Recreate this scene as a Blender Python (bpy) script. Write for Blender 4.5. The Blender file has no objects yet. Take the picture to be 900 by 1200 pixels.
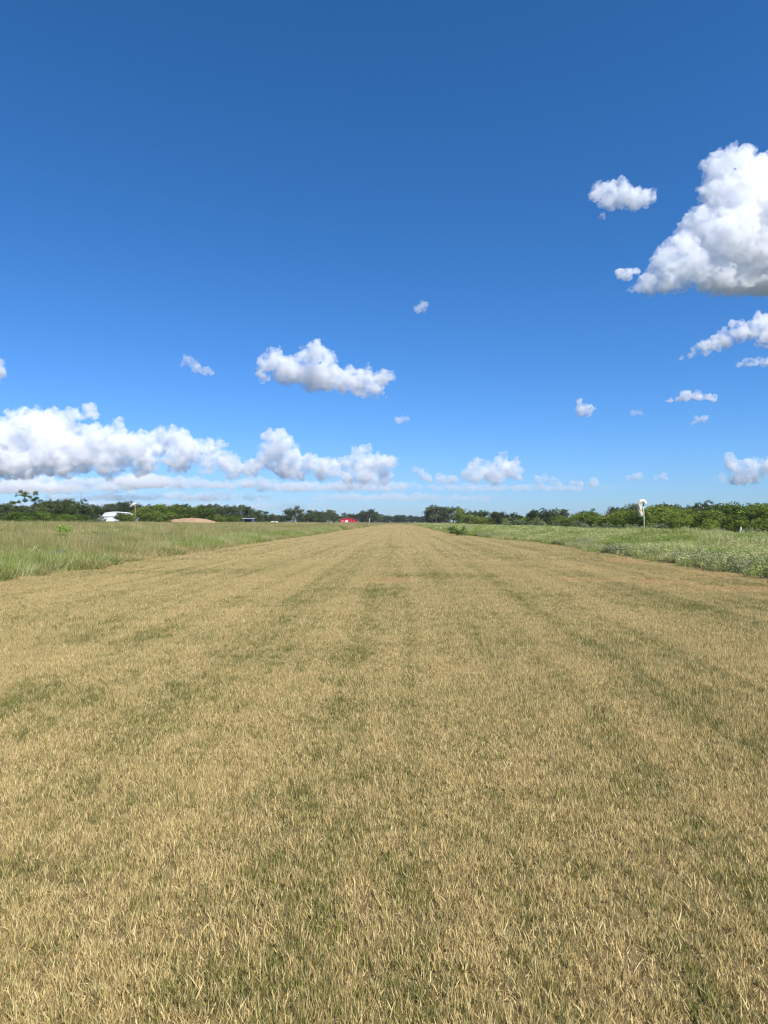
import bpy, math, random
import numpy as np
from mathutils import Vector, Matrix, noise as mnoise

# ------------------------------------------------------------------ camera, sky, sun, exposure
scn = bpy.context.scene
C = scn.collection
CAM_H = 1.5
F = 800.0                       # focal length in pixels of a 900 x 1200 picture
HOR, VPX = 611.0, 472.0         # horizon row and vanishing column of the strip
PITCH = math.atan((HOR - 600) / F)
YAW = math.atan((VPX - 450) / F)
cam_d = bpy.data.cameras.new('camera')
cam_d.sensor_fit = 'VERTICAL'; cam_d.sensor_height = 36; cam_d.sensor_width = 27; cam_d.lens = 24
cam_d.clip_start = 0.05; cam_d.clip_end = 120000
cam = bpy.data.objects.new('camera', cam_d); C.objects.link(cam)
cam.location = (0, 0, CAM_H)
cam.rotation_euler = (math.pi / 2 + PITCH, 0, YAW)
scn.camera = cam

SUN_EL, SUN_AZ = math.radians(50), math.radians(142)     # azimuth clockwise from +Y
world = bpy.data.worlds.new('World'); scn.world = world; world.use_nodes = True
wn, wl = world.node_tree.nodes, world.node_tree.links
wn.clear()
sky = wn.new('ShaderNodeTexSky'); sky.sky_type = 'NISHITA'; sky.sun_disc = False
sky.sun_elevation = SUN_EL; sky.sun_rotation = SUN_AZ
sky.altitude = 150; sky.air_density = 1.0; sky.dust_density = 0.4; sky.ozone_density = 1.0
ws = wn.new('ShaderNodeSeparateColor'); wc = wn.new('ShaderNodeCombineColor')      # one colour response for the whole sky: deep clear blue
wl.new(sky.outputs[0], ws.inputs[0])
for ch, (gain, gam) in enumerate(((0.19, 1.34), (0.545, 1.03), (0.84, 1.09))):
    pw = wn.new('ShaderNodeMath'); pw.operation = 'POWER'; pw.inputs[1].default_value = gam
    ml = wn.new('ShaderNodeMath'); ml.operation = 'MULTIPLY'; ml.inputs[1].default_value = gain
    wl.new(ws.outputs[ch], pw.inputs[0]); wl.new(pw.outputs[0], ml.inputs[0]); wl.new(ml.outputs[0], wc.inputs[ch])
bg = wn.new('ShaderNodeBackground'); bg.inputs['Strength'].default_value = 0.11
wo = wn.new('ShaderNodeOutputWorld')
wl.new(wc.outputs[0], bg.inputs['Color']); wl.new(bg.outputs[0], wo.inputs['Surface'])

sun_d = bpy.data.lights.new('sun', 'SUN'); sun_d.energy = 4.6; sun_d.angle = math.radians(0.53)
sun_d.color = (1.0, 0.95, 0.87)
sun = bpy.data.objects.new('sun', sun_d); C.objects.link(sun)
to_sun = Vector((math.sin(SUN_AZ) * math.cos(SUN_EL), math.cos(SUN_AZ) * math.cos(SUN_EL), math.sin(SUN_EL)))
sun.rotation_euler = to_sun.to_track_quat('Z', 'Y').to_euler()
sun.location = (20, -20, 40)

vs = scn.view_settings
vs.view_transform = 'Standard'; vs.look = 'None'; vs.exposure = 0.5; vs.gamma = 1.0; vs.use_curve_mapping = False
scn.render.engine = 'CYCLES'
cy = scn.cycles
cy.max_bounces = 22; cy.diffuse_bounces = 3; cy.glossy_bounces = 2; cy.transmission_bounces = 4
cy.transparent_max_bounces = 8; cy.volume_bounces = 22
cy.use_denoising = True; cy.filter_width = 1.2; cy.volume_step_rate = 0.25; cy.volume_max_steps = 256
cy.caustics_reflective = False; cy.caustics_refractive = False

# ------------------------------------------------------------------ helpers
R = np.random.default_rng(20)
random.seed(20)

def P(px, py, Y):
    """the point at forward distance Y seen at picture column px, row py"""
    d = cam.rotation_euler.to_matrix() @ Vector(((px - 450) / F, (600 - py) / F, -1))
    return Vector((0, 0, CAM_H)) + d * (Y / d.y)

def sstep(a, b, x):
    t = np.clip((np.asarray(x, float) - a) / (b - a), 0, 1)
    return t * t * (3 - 2 * t)

def vnoise(x, y, seed=0):
    """smooth 2-D value noise, arrays in, 0..1 out"""
    x = np.asarray(x, float); y = np.asarray(y, float)
    xi = np.floor(x).astype(np.int64); yi = np.floor(y).astype(np.int64)
    fx = x - xi; fy = y - yi
    fx = fx * fx * (3 - 2 * fx); fy = fy * fy * (3 - 2 * fy)
    def h(a, b):
        n = (a * 374761393 + b * 668265263 + seed * 974711) & 0x7fffffff
        n = ((n ^ (n >> 13)) * 1274126177) & 0x7fffffff
        return ((n ^ (n >> 16)) & 0xffff) / 65535.0
    return (h(xi, yi) * (1 - fx) + h(xi + 1, yi) * fx) * (1 - fy) + (h(xi, yi + 1) * (1 - fx) + h(xi + 1, yi + 1) * fx) * fy

def edge_l(y):
    return -10.2 + 0.9 * (vnoise(np.asarray(y, float) * 0.09, 0.5, 3) - 0.5) + 0.25 * (vnoise(np.asarray(y, float) * 0.6, 1.5, 4) - 0.5)

def edge_r(y):
    y = np.asarray(y, float)
    return 9.0 + 0.5 * sstep(16, 30, y) - 3.4 * sstep(45, 85, y) + 0.9 * (vnoise(y * 0.1, 7.5, 5) - 0.5) + 0.3 * (vnoise(y * 0.6, 3.5, 6) - 0.5)

STRIP_END = 345.0

def gz(x, y):
    """height of the ground"""
    x = np.asarray(x, float); y = np.asarray(y, float)
    left = sstep(-12, -48, x) * 0.85 * sstep(-5, 25, y) * (1 - 0.55 * sstep(120, 420, y))
    right = 0.18 * sstep(10.5, 18, x) * (1 - sstep(24, 36, x)) * sstep(25, 45, y) * (1 - sstep(90, 140, y))
    right = right - 0.42 * sstep(19, 33, x) * sstep(5, 30, y) + 0.32 * np.exp(-((x - 17.5) / 4.0) ** 2 - ((y - 45) / 7.0) ** 2)
    roll = 0.10 * (vnoise(x * 0.05, y * 0.04, 9) - 0.5) * sstep(11, 20, np.abs(x))
    return left + right + roll

def gzf(x, y): return float(gz(x, y))

def mesh_np(name, verts, faces, mat=None, smooth=False):
    """faces: list/array of equal-length index rows, or list of such arrays"""
    me = bpy.data.meshes.new(name)
    if isinstance(faces, np.ndarray): faces = [faces]
    verts = np.asarray(verts, np.float32)
    me.vertices.add(len(verts)); me.vertices.foreach_set('co', verts.ravel())
    loops = np.concatenate([f.ravel() for f in faces]) if faces else np.zeros(0, int)
    tot = np.concatenate([np.full(len(f), f.shape[1]) for f in faces]) if faces else np.zeros(0, int)
    me.loops.add(len(loops)); me.loops.foreach_set('vertex_index', loops.astype(np.int32))
    me.polygons.add(len(tot))
    st = np.concatenate([[0], np.cumsum(tot)[:-1]]) if len(tot) else tot
    me.polygons.foreach_set('loop_start', st.astype(np.int32))
    me.polygons.foreach_set('loop_total', tot.astype(np.int32))
    if smooth: me.polygons.foreach_set('use_smooth', np.ones(len(tot), bool))
    me.update(calc_edges=True)
    if mat: me.materials.append(mat)
    return me

def put(name, me, parent=None, loc=(0, 0, 0), rz=0.0, scale=None):
    o = bpy.data.objects.new(name, me); C.objects.link(o)
    o.location = loc; o.rotation_euler = (0, 0, rz)
    if scale is not None: o.scale = scale if hasattr(scale, '__len__') else (scale,) * 3
    if parent: o.parent = parent
    return o

def tag(o, label=None, cat=None, group=None, kind=None):
    if label: o['label'] = label
    if cat: o['category'] = cat
    if group: o['group'] = group
    if kind: o['kind'] = kind
    return o

def thing(name, label, cat, loc, rz=0.0, group=None, scale=None):
    return tag(put(name, None, None, loc, rz, scale), label, cat, group)

class MB:
    """collects shapes into one mesh"""
    def __init__(s): s.v, s.f = [], []
    def quad(s, *ps):
        n = len(s.v); s.v += [tuple(p) for p in ps]; s.f.append(tuple(range(n, n + len(ps)))); return s
    def box(s, c, d, rz=0.0, bev=0.0):
        x, y, z = d[0] / 2, d[1] / 2, d[2] / 2
        n = len(s.v); cr, sr = math.cos(rz), math.sin(rz)
        for dz in (-z, z):
            for dx, dy in ((-x, -y), (x, -y), (x, y), (-x, y)):
                s.v.append((c[0] + dx * cr - dy * sr, c[1] + dx * sr + dy * cr, c[2] + dz))
        for q in ((0, 3, 2, 1), (4, 5, 6, 7), (0, 1, 5, 4), (1, 2, 6, 5), (2, 3, 7, 6), (3, 0, 4, 7)):
            s.f.append(tuple(n + i for i in q))
        return s
    def tube(s, pts, rads, k=7, cap=True):
        pts = [Vector(p) for p in pts]; base = len(s.v)
        if not hasattr(rads, '__len__'): rads = [rads] * len(pts)
        up = Vector((0.13, 0.97, 0.2)).normalized()
        for i, p in enumerate(pts):
            t = (pts[min(i + 1, len(pts) - 1)] - pts[max(i - 1, 0)]).normalized()
            a = t.cross(up)
            if a.length < 1e-3: a = t.cross(Vector((1, 0, 0)))
            a.normalize(); b = t.cross(a)
            for j in range(k):
                an = 2 * math.pi * j / k
                s.v.append(tuple(p + (a * math.cos(an) + b * math.sin(an)) * rads[i]))
        for i in range(len(pts) - 1):
            for j in range(k):
                a0 = base + i * k + j; a1 = base + i * k + (j + 1) % k
                s.f.append((a0, a1, a1 + k, a0 + k))
        if cap:
            s.f.append(tuple(base + j for j in range(k))[::-1])
            e = base + (len(pts) - 1) * k
            s.f.append(tuple(e + j for j in range(k)))
        return s
    def mesh(s, name, mat, smooth=False):
        me = bpy.data.meshes.new(name); me.from_pydata(s.v, [], s.f)
        if smooth: me.polygons.foreach_set('use_smooth', np.ones(len(me.polygons), bool))
        me.materials.append(mat); me.update(); return me
    def build(s, name, mat, parent=None, loc=(0, 0, 0), rz=0.0, smooth=False):
        return put(name, s.mesh(name, mat, smooth), parent, loc, rz)

# ------------------------------------------------------------------ materials
class NT:
    def __init__(s, name):
        s.m = bpy.data.materials.new(name); s.m.use_nodes = True
        s.t = s.m.node_tree; s.t.nodes.clear()
        s.out = s.n('ShaderNodeOutputMaterial')
    def n(s, t, **kw):
        nd = s.t.nodes.new(t)
        for k, v in kw.items(): setattr(nd, k, v)
        return nd
    def l(s, a, b): s.t.links.new(a, b)
    def val(s, sock, v):
        if isinstance(v, bpy.types.NodeSocket): s.l(v, sock)
        elif v is not None: sock.default_value = v
    def math(s, op, a, b=None, c=None, clamp=False):
        m = s.n('ShaderNodeMath', operation=op, use_clamp=clamp)
        s.val(m.inputs[0], a); s.val(m.inputs[1], b)
        if c is not None: s.val(m.inputs[2], c)
        return m.outputs[0]
    def noise(s, vec, scale, detail=3, rough=0.55):
        t = s.n('ShaderNodeTexNoise'); s.l(vec, t.inputs['Vector'])
        t.inputs['Scale'].default_value = scale; t.inputs['Detail'].default_value = detail; t.inputs['Roughness'].default_value = rough
        return t.outputs['Fac']
    def mapv(s, vec, scale=(1, 1, 1), loc=(0, 0, 0)):
        m = s.n('ShaderNodeMapping'); s.l(vec, m.inputs['Vector'])
        m.inputs['Scale'].default_value = scale; m.inputs['Location'].default_value = loc
        return m.outputs[0]
    def mix(s, f, a, b):
        m = s.n('ShaderNodeMix', data_type='RGBA')
        s.val(m.inputs['Factor'], f)
        for nm, v in (('A', a), ('B', b)):
            sk = [i for i in m.inputs if i.name == nm and i.type == 'RGBA'][0]
            if isinstance(v, bpy.types.NodeSocket): s.l(v, sk)
            else: sk.default_value = (*v, 1)
        return [o for o in m.outputs if o.type == 'RGBA'][0]
    def maprange(s, x, a, b, c=0.0, d=1.0):
        m = s.n('ShaderNodeMapRange', interpolation_type='SMOOTHSTEP'); s.val(m.inputs[0], x)
        for i, v in zip((1, 2, 3, 4), (a, b, c, d)): m.inputs[i].default_value = v
        return m.outputs[0]
    def pos(s): return s.n('ShaderNodeNewGeometry').outputs['Position']
    def attr(s, name):
        a = s.n('ShaderNodeAttribute', attribute_name=name)
        return a
    def leafy(s, color, trans=0.3, tint=(1.0, 1.0, 0.6)):
        d = s.n('ShaderNodeBsdfDiffuse'); s.val(d.inputs['Color'], color)
        t = s.n('ShaderNodeBsdfTranslucent'); s.val(t.inputs['Color'], color)
        mx = s.n('ShaderNodeMixShader'); mx.inputs[0].default_value = trans
        s.l(d.outputs[0], mx.inputs[1]); s.l(t.outputs[0], mx.inputs[2]); s.l(mx.outputs[0], s.out.inputs['Surface'])
        return s.m
    def diffuse(s, color, rough=0.85, bump=None, spec=0.2, metal=0.0):
        b = s.n('ShaderNodeBsdfPrincipled'); s.val(b.inputs['Base Color'], color)
        b.inputs['Roughness'].default_value = rough; b.inputs['Specular IOR Level'].default_value = spec; b.inputs['Metallic'].default_value = metal
        if bump is not None: s.l(bump, b.inputs['Normal'])
        s.l(b.outputs[0], s.out.inputs['Surface']); return s.m
    def bump(s, h, strength, dist):
        b = s.n('ShaderNodeBump'); s.l(h, b.inputs['Height']); b.inputs['Strength'].default_value = strength; b.inputs['Distance'].default_value = dist
        return b.outputs[0]

def rgb(c): return (c[0], c[1], c[2], 1.0)

def plain(name, col, rough=0.7, var=0.15, scale=6.0, metal=0.0, spec=0.3):
    s = NT(name); n = s.noise(s.pos(), scale, 4)
    lo = tuple(c * (1 - var) for c in col); hi = tuple(min(1, c * (1 + var)) for c in col)
    return s.diffuse(s.mix(n, lo, hi), rough, spec=spec, metal=metal)

# bare reddish soil patches on the strip: x, y, half-width, half-length
BARE = [(7.2, 15.3, 1.9, .9), (8.4, 15.2, 1.4, .7), (4.8, 17.6, 1.1, 1.0), (6.4, 16.9, 1.0, .9), (5.2, 22.0, 1.6, 1.1), (8.6, 20.0, 1.0, 1.2),
        (7.6, 18.6, 1.5, .6), (-0.2, 17.2, .75, 1.1), (-9.0, 21.0, 1.4, 1.0), (-9.2, 15.5, 1.2, .5), (2.6, 26.0, 1.2, .8), (-4.0, 30.0, 1.8, .8), (8.4, 26.0, 1.0, 2.0)]

# greener, lusher spots in the turf
LUSH = [(6.1, 12.2, 2.2, .75), (3.4, 13.6, 1.6, .7), (-1.0, 7.6, .8, .8), (-3.4, 8.8, 1.0, .8), (-3.2, 5.4, .8, .7), (-2.9, 12.5, 1.2, 1.0), (7.8, 11.6, 1.2, .5), (1.2, 18.5, 1.4, 1.2), (-0.5, 14.5, .6, 1.6), (2.2, 3.2, .5, .5), (-6.5, 20.0, 2.5, 1.2)]

def dry_field(s, pos):
    """0..1: how dry the mown turf is at a place"""
    a = s.noise(s.mapv(pos, (0.42, 0.22, 0)), 1.0, 4, 0.6)
    b = s.noise(s.mapv(pos, (1.5, 0.016, 0), (3.1, 0, 0)), 1.0, 4, 0.65)
    c = s.noise(s.mapv(pos, (3.6, 2.6, 0), (0, 9, 0)), 1.0, 3, 0.6)
    d = s.math('MULTIPLY_ADD', a, 0.45, -0.225)
    e = s.noise(s.mapv(pos, (0.10, 0.5, 0), (5, 2, 0)), 1.0, 3, 0.6)
    d = s.math('MULTIPLY_ADD', s.math('SUBTRACT', e, 0.5), 0.35, d)
    d = s.math('MULTIPLY_ADD', s.math('SUBTRACT', b, 0.5), 1.25, d)
    d = s.math('MULTIPLY_ADD', s.math('SUBTRACT', c, 0.5), 0.9, d)
    sep = s.n('ShaderNodeSeparateXYZ'); s.l(pos, sep.inputs[0])
    far = s.maprange(sep.outputs['Y'], 12, 90, 0.0, 0.14)
    m = None
    for x, y, p, q in LUSH:
        e = s.math('ADD', s.math('POWER', s.math('MULTIPLY', s.math('SUBTRACT', sep.outputs['X'], x), 1 / p), 2.0),
                   s.math('POWER', s.math('MULTIPLY', s.math('SUBTRACT', sep.outputs['Y'], y), 1 / q), 2.0))
        m = e if m is None else s.math('MINIMUM', m, e)
    m = s.math('MULTIPLY_ADD', c, 1.4, s.math('SUBTRACT', m, 0.7))
    lush = s.maprange(m, 1.9, -0.3, 0.0, -0.17)
    return s.math('ADD', s.math('ADD', s.math('ADD', d, 0.67), far), lush)

def mat_mown():
    s = NT('mown_blades'); pos = s.pos(); at = s.attr('col')
    sep = s.n('ShaderNodeSeparateColor'); s.l(at.outputs['Color'], sep.inputs[0])
    r, g = sep.outputs[0], sep.outputs[1]
    d = dry_field(s, pos)
    f = s.math('MULTIPLY_ADD', s.math('SUBTRACT', d, r), 7.0, 0.5, clamp=True)
    green = s.mix(g, (0.13, 0.138, 0.036), (0.33, 0.315, 0.095))
    straw = s.mix(g, (0.355, 0.255, 0.10), (0.90, 0.735, 0.365))
    return s.leafy(s.mix(f, green, straw), 0.25)

def mat_strip():
    s = NT('mown_strip_soil'); pos = s.pos(); d = dry_field(s, pos)
    n = s.noise(pos, 14.0, 5, 0.65)
    dry = s.mix(n, (0.085, 0.058, 0.028), (0.25, 0.18, 0.085))
    grn = s.mix(n, (0.075, 0.075, 0.028), (0.14, 0.13, 0.05))
    col = s.mix(s.maprange(d, 0.2, 0.75), grn, dry)
    # soil shows where the turf is worn through
    sep = s.n('ShaderNodeSeparateXYZ'); s.l(pos, sep.inputs[0])
    m = None
    for x, y, a, b in BARE:
        q = s.math('ADD', s.math('POWER', s.math('MULTIPLY', s.math('SUBTRACT', sep.outputs['X'], x), 1 / a), 2.0),
                   s.math('POWER', s.math('MULTIPLY', s.math('SUBTRACT', sep.outputs['Y'], y), 1 / b), 2.0))
        m = q if m is None else s.math('MINIMUM', m, q)
    m = s.math('MULTIPLY_ADD', s.noise(pos, 2.4, 6, 0.7), 2.6, s.math('SUBTRACT', m, 1.3))
    bare = s.maprange(m, 1.3, 0.5)
    col = s.mix(bare, col, s.mix(n, (0.20, 0.11, 0.045), (0.40, 0.25, 0.125)))
    return s.diffuse(col, 0.95, s.bump(n, 0.6, 0.02), 0.1)

def mat_ground():
    s = NT('meadow_soil'); pos = s.pos()
    n = s.noise(pos, 9.0, 5, 0.6); a = s.noise(s.mapv(pos, (0.05, 0.03, 0)), 1.0, 4)
    col = s.mix(a, s.mix(n, (0.06, 0.068, 0.045), (0.11, 0.115, 0.075)), s.mix(n, (0.10, 0.10, 0.07), (0.16, 0.15, 0.105)))
    return s.diffuse(col, 0.95, s.bump(n, 0.5, 0.05), 0.1)

def mat_field_grass(name, g0, g1, d0, d1, bias, sc=(0.10, 0.22)):
    """tall grass: col.r picks green or straw against a place-dependent field"""
    s = NT(name); pos = s.pos(); at = s.attr('col')
    sep = s.n('ShaderNodeSeparateColor'); s.l(at.outputs['Color'], sep.inputs[0])
    r, g, b = sep.outputs[0], sep.outputs[1], sep.outputs[2]
    a = s.noise(s.mapv(pos, (sc[0], sc[1], 0)), 1.0, 4, 0.6)
    d = s.math('MULTIPLY_ADD', s.math('SUBTRACT', a, 0.5), 3.2, bias)
    f = s.math('MULTIPLY_ADD', s.math('SUBTRACT', d, r), 3.5, 0.5, clamp=True)
    col = s.mix(f, s.mix(g, g0, g1), s.mix(g, d0, d1))
    col = s.mix(b, col, (0.42, 0.36, 0.22))
    return s.leafy(col, 0.3)

def mat_leaf(name, c0, c1, trans=0.3, vary=0.25):
    s = NT(name); at = s.attr('col')
    sep = s.n('ShaderNodeSeparateColor'); s.l(at.outputs['Color'], sep.inputs[0])
    oi = s.n('ShaderNodeObjectInfo')
    col = s.mix(sep.outputs[0], c0, c1)
    h = s.n('ShaderNodeHueSaturation'); s.l(col, h.inputs['Color'])
    s.l(s.maprange(oi.outputs['Random'], 0, 1, 1 - vary, 1 + vary), h.inputs['Value'])
    s.l(s.math('MULTIPLY_ADD', oi.outputs['Random'], -0.03, 0.515), h.inputs['Hue'])
    return s.leafy(h.outputs[0], trans)

M = {}
M['mown'] = mat_mown(); M['strip'] = mat_strip(); M['ground'] = mat_ground()
M['tall'] = mat_field_grass('tall_grass_blades', (0.14, 0.17, 0.042), (0.29, 0.31, 0.095), (0.42, 0.335, 0.135), (0.66, 0.55, 0.28), 0.52, (0.16, 0.30))
M['green_weed'] = mat_field_grass('green_weed_leaves', (0.17, 0.235, 0.045), (0.40, 0.47, 0.125), (0.42, 0.42, 0.16), (0.66, 0.63, 0.33), 0.42, (0.22, 0.22))
M['silver'] = mat_field_grass('silver_weed_leaves', (0.17, 0.205, 0.08), (0.30, 0.335, 0.155), (0.33, 0.345, 0.20), (0.56, 0.55, 0.38), 0.34)
M['mesquite'] = mat_leaf('mesquite_leaves', (0.075, 0.125, 0.022), (0.26, 0.315, 0.06), 0.35, 0.32)
M['oak'] = mat_leaf('oak_leaves', (0.045, 0.068, 0.028), (0.14, 0.17, 0.065), 0.25, 0.3)
M['greyleaf'] = mat_leaf('grey_green_leaves', (0.11, 0.145, 0.06), (0.27, 0.30, 0.16), 0.25)
M['brightleaf'] = mat_leaf('bright_leaves', (0.07, 0.125, 0.024), (0.19, 0.27, 0.06), 0.35)
M['midleaf'] = mat_leaf('mid_green_leaves', (0.11, 0.17, 0.045), (0.27, 0.34, 0.10), 0.4)
M['vivid'] = mat_leaf('vivid_leaves', (0.14, 0.27, 0.03), (0.32, 0.47, 0.08), 0.35)
M['frosty'] = mat_leaf('frosty_leaves', (0.18, 0.21, 0.12), (0.40, 0.42, 0.29), 0.25)
M['bark'] = plain('bark', (0.13, 0.105, 0.08), 0.9, 0.35, 5)
M['palebark'] = plain('pale_bark', (0.42, 0.38, 0.32), 0.9, 0.2, 4)
M['white_metal'] = plain('white_sheet_metal', (0.80, 0.80, 0.78), 0.5, 0.05, 1.5)
M['grey_metal'] = plain('galvanised_metal', (0.50, 0.52, 0.54), 0.45, 0.12, 2.0, 0.3)
M['dark_metal'] = plain('dark_steel', (0.05, 0.05, 0.05), 0.5)
M['red'] = plain('red_painted_boards', (0.74, 0.02, 0.04), 0.65, 0.12, 1.2)
M['dark_red'] = plain('dark_red_boards', (0.26, 0.02, 0.025), 0.7, 0.15, 1.2)
M['pinkroof'] = plain('weathered_red_roof', (0.52, 0.20, 0.18), 0.6, 0.15, 1.0)
M['white_paint'] = plain('white_paint', (0.80, 0.79, 0.75), 0.6, 0.06, 3)
M['cream'] = plain('faded_sock_fabric', (0.68, 0.57, 0.42), 0.9, 0.15, 4)
M['sock_white'] = plain('white_sock_fabric', (0.80, 0.75, 0.66), 0.9, 0.08, 4)
M['yellow_white'] = plain('marker_plastic', (0.78, 0.74, 0.42), 0.6, 0.06, 6)
M['pale_wood'] = plain('bleached_wood', (0.52, 0.49, 0.42), 0.9, 0.2, 9)
M['dark_wood'] = plain('dark_weathered_wood', (0.12, 0.10, 0.075), 0.9, 0.25, 9)
M['rust_pole'] = plain('faded_orange_pole', (0.50, 0.34, 0.27), 0.7, 0.15, 4)
M['pole_grey'] = plain('pole_paint', (0.55, 0.56, 0.50), 0.6, 0.12, 5)
M['glass'] = plain('dark_window_glass', (0.03, 0.035, 0.04), 0.1, 0.05, 2, 0.0, 0.6)
M['rubber'] = plain('tyre_rubber', (0.03, 0.03, 0.03), 0.85)
M['dirt'] = None

# ------------------------------------------------------------------ ground
def grid_sheet(name, xs, ys, zf, mat):
    X, Y = np.meshgrid(xs, ys); Z = zf(X, Y)
    v = np.stack([X.ravel(), Y.ravel(), Z.ravel()], 1); nx = len(xs)
    i, j = np.meshgrid(np.arange(nx - 1), np.arange(len(ys) - 1)); a = (j * nx + i).ravel()
    return mesh_np(name, v, np.stack([a, a + 1, a + 1 + nx, a + nx], 1), mat, True)

half = np.concatenate([np.arange(0, 60, 1.5), np.geomspace(60, 3500, 36)])
xs = np.concatenate([-half[:0:-1], half])
ys = np.concatenate([[-1500, -600, -300, -100, -40], np.arange(-20, 140, 2.0), np.geomspace(140, 4000, 44)])
tag(put('ground', grid_sheet('ground', xs, ys, gz, M['ground'])), 'flat meadow ground around the mown grass airstrip', 'ground', kind='structure')

yy = np.concatenate([np.arange(-12, 60, 0.8), np.arange(60, STRIP_END, 3.0), [STRIP_END]])
el, er = edge_l(yy) - 0.15, edge_r(yy) + 0.15
k = 12
sv = []
for i, y in enumerate(yy):
    for t in np.linspace(0, 1, k):
        x = el[i] * (1 - t) + er[i] * t
        sv.append((x, y, gzf(x, y) + 0.006))
a = (np.arange(len(yy) - 1)[:, None] * k + np.arange(k - 1)[None]).ravel()
tag(put('mown_airstrip', mesh_np('mown_airstrip', sv, np.stack([a, a + 1, a + 1 + k, a + k], 1), M['strip'], True)),
    'long dry mown grass airstrip running to the far trees', 'airstrip', kind='structure')

# ------------------------------------------------------------------ grass: clumps instanced on points by geometry nodes
def blades(n, rad, h, w, lean, seed, tuft=5, curve=0.5, seg=2, spread=0.02, lie=0.0):
    """n grass blades: returns verts, quads+tris, per-vertex colours (rnd, rnd2, 0)"""
    g = np.random.default_rng(seed)
    nt = max(1, n // tuft)
    ang = g.uniform(0, 2 * np.pi, nt); rr = rad * np.sqrt(g.uniform(0, 1, nt)) * (1 + 0.15 * g.normal(size=nt))
    tx, ty = rr * np.cos(ang), rr * np.sin(ang)
    trnd = g.uniform(0, 1, nt); th = g.uniform(0.5, 1.4, nt)
    ti = np.repeat(np.arange(nt), tuft); n = len(ti)
    bx = tx[ti] + g.normal(0, spread, n); by = ty[ti] + g.normal(0, spread, n)
    hh = h * th[ti] * g.uniform(0.55, 1.25, n)
    az = g.uniform(0, 2 * np.pi, n); ln = np.abs(g.normal(0, lean, n)) + 0.05
    if lie > 0:
        q = g.uniform(0, 1, n) < lie; ln = np.where(q, g.uniform(1.1, 1.5, n), ln)
    ww = w * g.uniform(0.6, 1.4, n)
    fa = g.uniform(0, 2 * np.pi, n)
    V, Qd, Tr = [], [], []
    dx, dy = np.cos(az), np.sin(az); wx, wy = np.cos(fa), np.sin(fa)
    pts = []
    z = np.zeros(n); px, py, pz = bx.copy(), by.copy(), np.zeros(n) - 0.01
    pts.append((px, py, pz))
    for s in range(seg):
        a = ln + curve * (s / max(1, seg)) * g.uniform(0.3, 1.5, n)
        a = np.minimum(a, 1.75)
        L = hh / seg
        px = px + dx * np.sin(a) * L; py = py + dy * np.sin(a) * L; pz = pz + np.cos(a) * L
        pz = np.maximum(pz, 0.004)
        pts.append((px, py, pz))
    rows = []
    for s in range(seg):
        k = ww * (1 - 0.35 * s / seg) / 2
        x, y, zz = pts[s]
        rows.append(np.stack([np.stack([x - wx * k, y - wy * k, zz], 1), np.stack([x + wx * k, y + wy * k, zz], 1)], 1))
    tip = np.stack(pts[seg], 1)[:, None, :]
    allv = np.concatenate(rows + [tip], 1)              # n, 2*seg+1, 3
    m = 2 * seg + 1; b = np.arange(n)[:, None] * m
    quads = np.concatenate([b + np.array([[2 * s, 2 * s + 1, 2 * s + 3, 2 * s + 2]]) for s in range(seg - 1)], 0) if seg > 1 else np.zeros((0, 4), int)
    tris = b + np.array([[2 * seg - 2, 2 * seg - 1, 2 * seg]])
    r1 = np.clip(0.5 * trnd[ti] + 0.5 * g.uniform(0, 1, n) + g.normal(0, 0.05, n), 0, 1); r2 = g.uniform(0, 1, n)
    col = np.repeat(np.stack([r1, r2, np.zeros(n), np.ones(n)], 1), m, 0)
    return allv.reshape(-1, 3), quads, tris, col

def leaves(n, rad, h, size, seed, stems=14, b=0.0, flat=0.5):
    """leafy weed clump: small leaf quads scattered along upright stems"""
    g = np.random.default_rng(seed)
    st_a = g.uniform(0, 6.283, stems); st_r = rad * np.sqrt(g.uniform(0, 1, stems)); st_h = h * g.uniform(0.55, 1.15, stems)
    st_l = g.normal(0, 0.22, (stems, 2)); st_c = g.uniform(0, 1, stems)
    i = g.integers(0, stems, n); t = g.uniform(0.0, 1, n) ** 0.6
    hz = st_h[i] * t
    cx = st_r[i] * np.cos(st_a[i]) + st_l[i, 0] * hz + g.normal(0, size * 0.9, n)
    cy_ = st_r[i] * np.sin(st_a[i]) + st_l[i, 1] * hz + g.normal(0, size * 0.9, n)
    nrm = g.normal(size=(n, 3)); nrm[:, 2] = np.abs(nrm[:, 2]) + flat; nrm /= np.linalg.norm(nrm, axis=1)[:, None]
    u = np.cross(nrm, g.normal(size=(n, 3))); u /= np.linalg.norm(u, axis=1)[:, None]; w = np.cross(nrm, u)
    sz = (size * g.uniform(0.6, 1.4, n))[:, None]
    c = np.stack([cx, cy_, np.maximum(hz, 0.02)], 1)
    v = np.stack([c - u * sz, c + w * sz * 0.42, c + u * sz, c - w * sz * 0.42], 1).reshape(-1, 3)
    q = np.arange(n * 4).reshape(-1, 4)
    col = np.repeat(np.stack([np.clip(0.5 * st_c[i] + 0.5 * g.uniform(0, 1, n), 0, 1), g.uniform(0, 1, n), (g.uniform(0, 1, n) < b) * 1.0, np.ones(n)], 1), 4, 0)
    return v, q, np.zeros((0, 3), int), col

def merge(parts):
    V, Q, T, Cc, n = [], [], [], [], 0
    for v, q, t, c in parts:
        V.append(v); Q.append(q + n); T.append(t + n); Cc.append(c); n += len(v)
    return np.concatenate(V), np.concatenate(Q), np.concatenate(T), np.concatenate(Cc)

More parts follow.
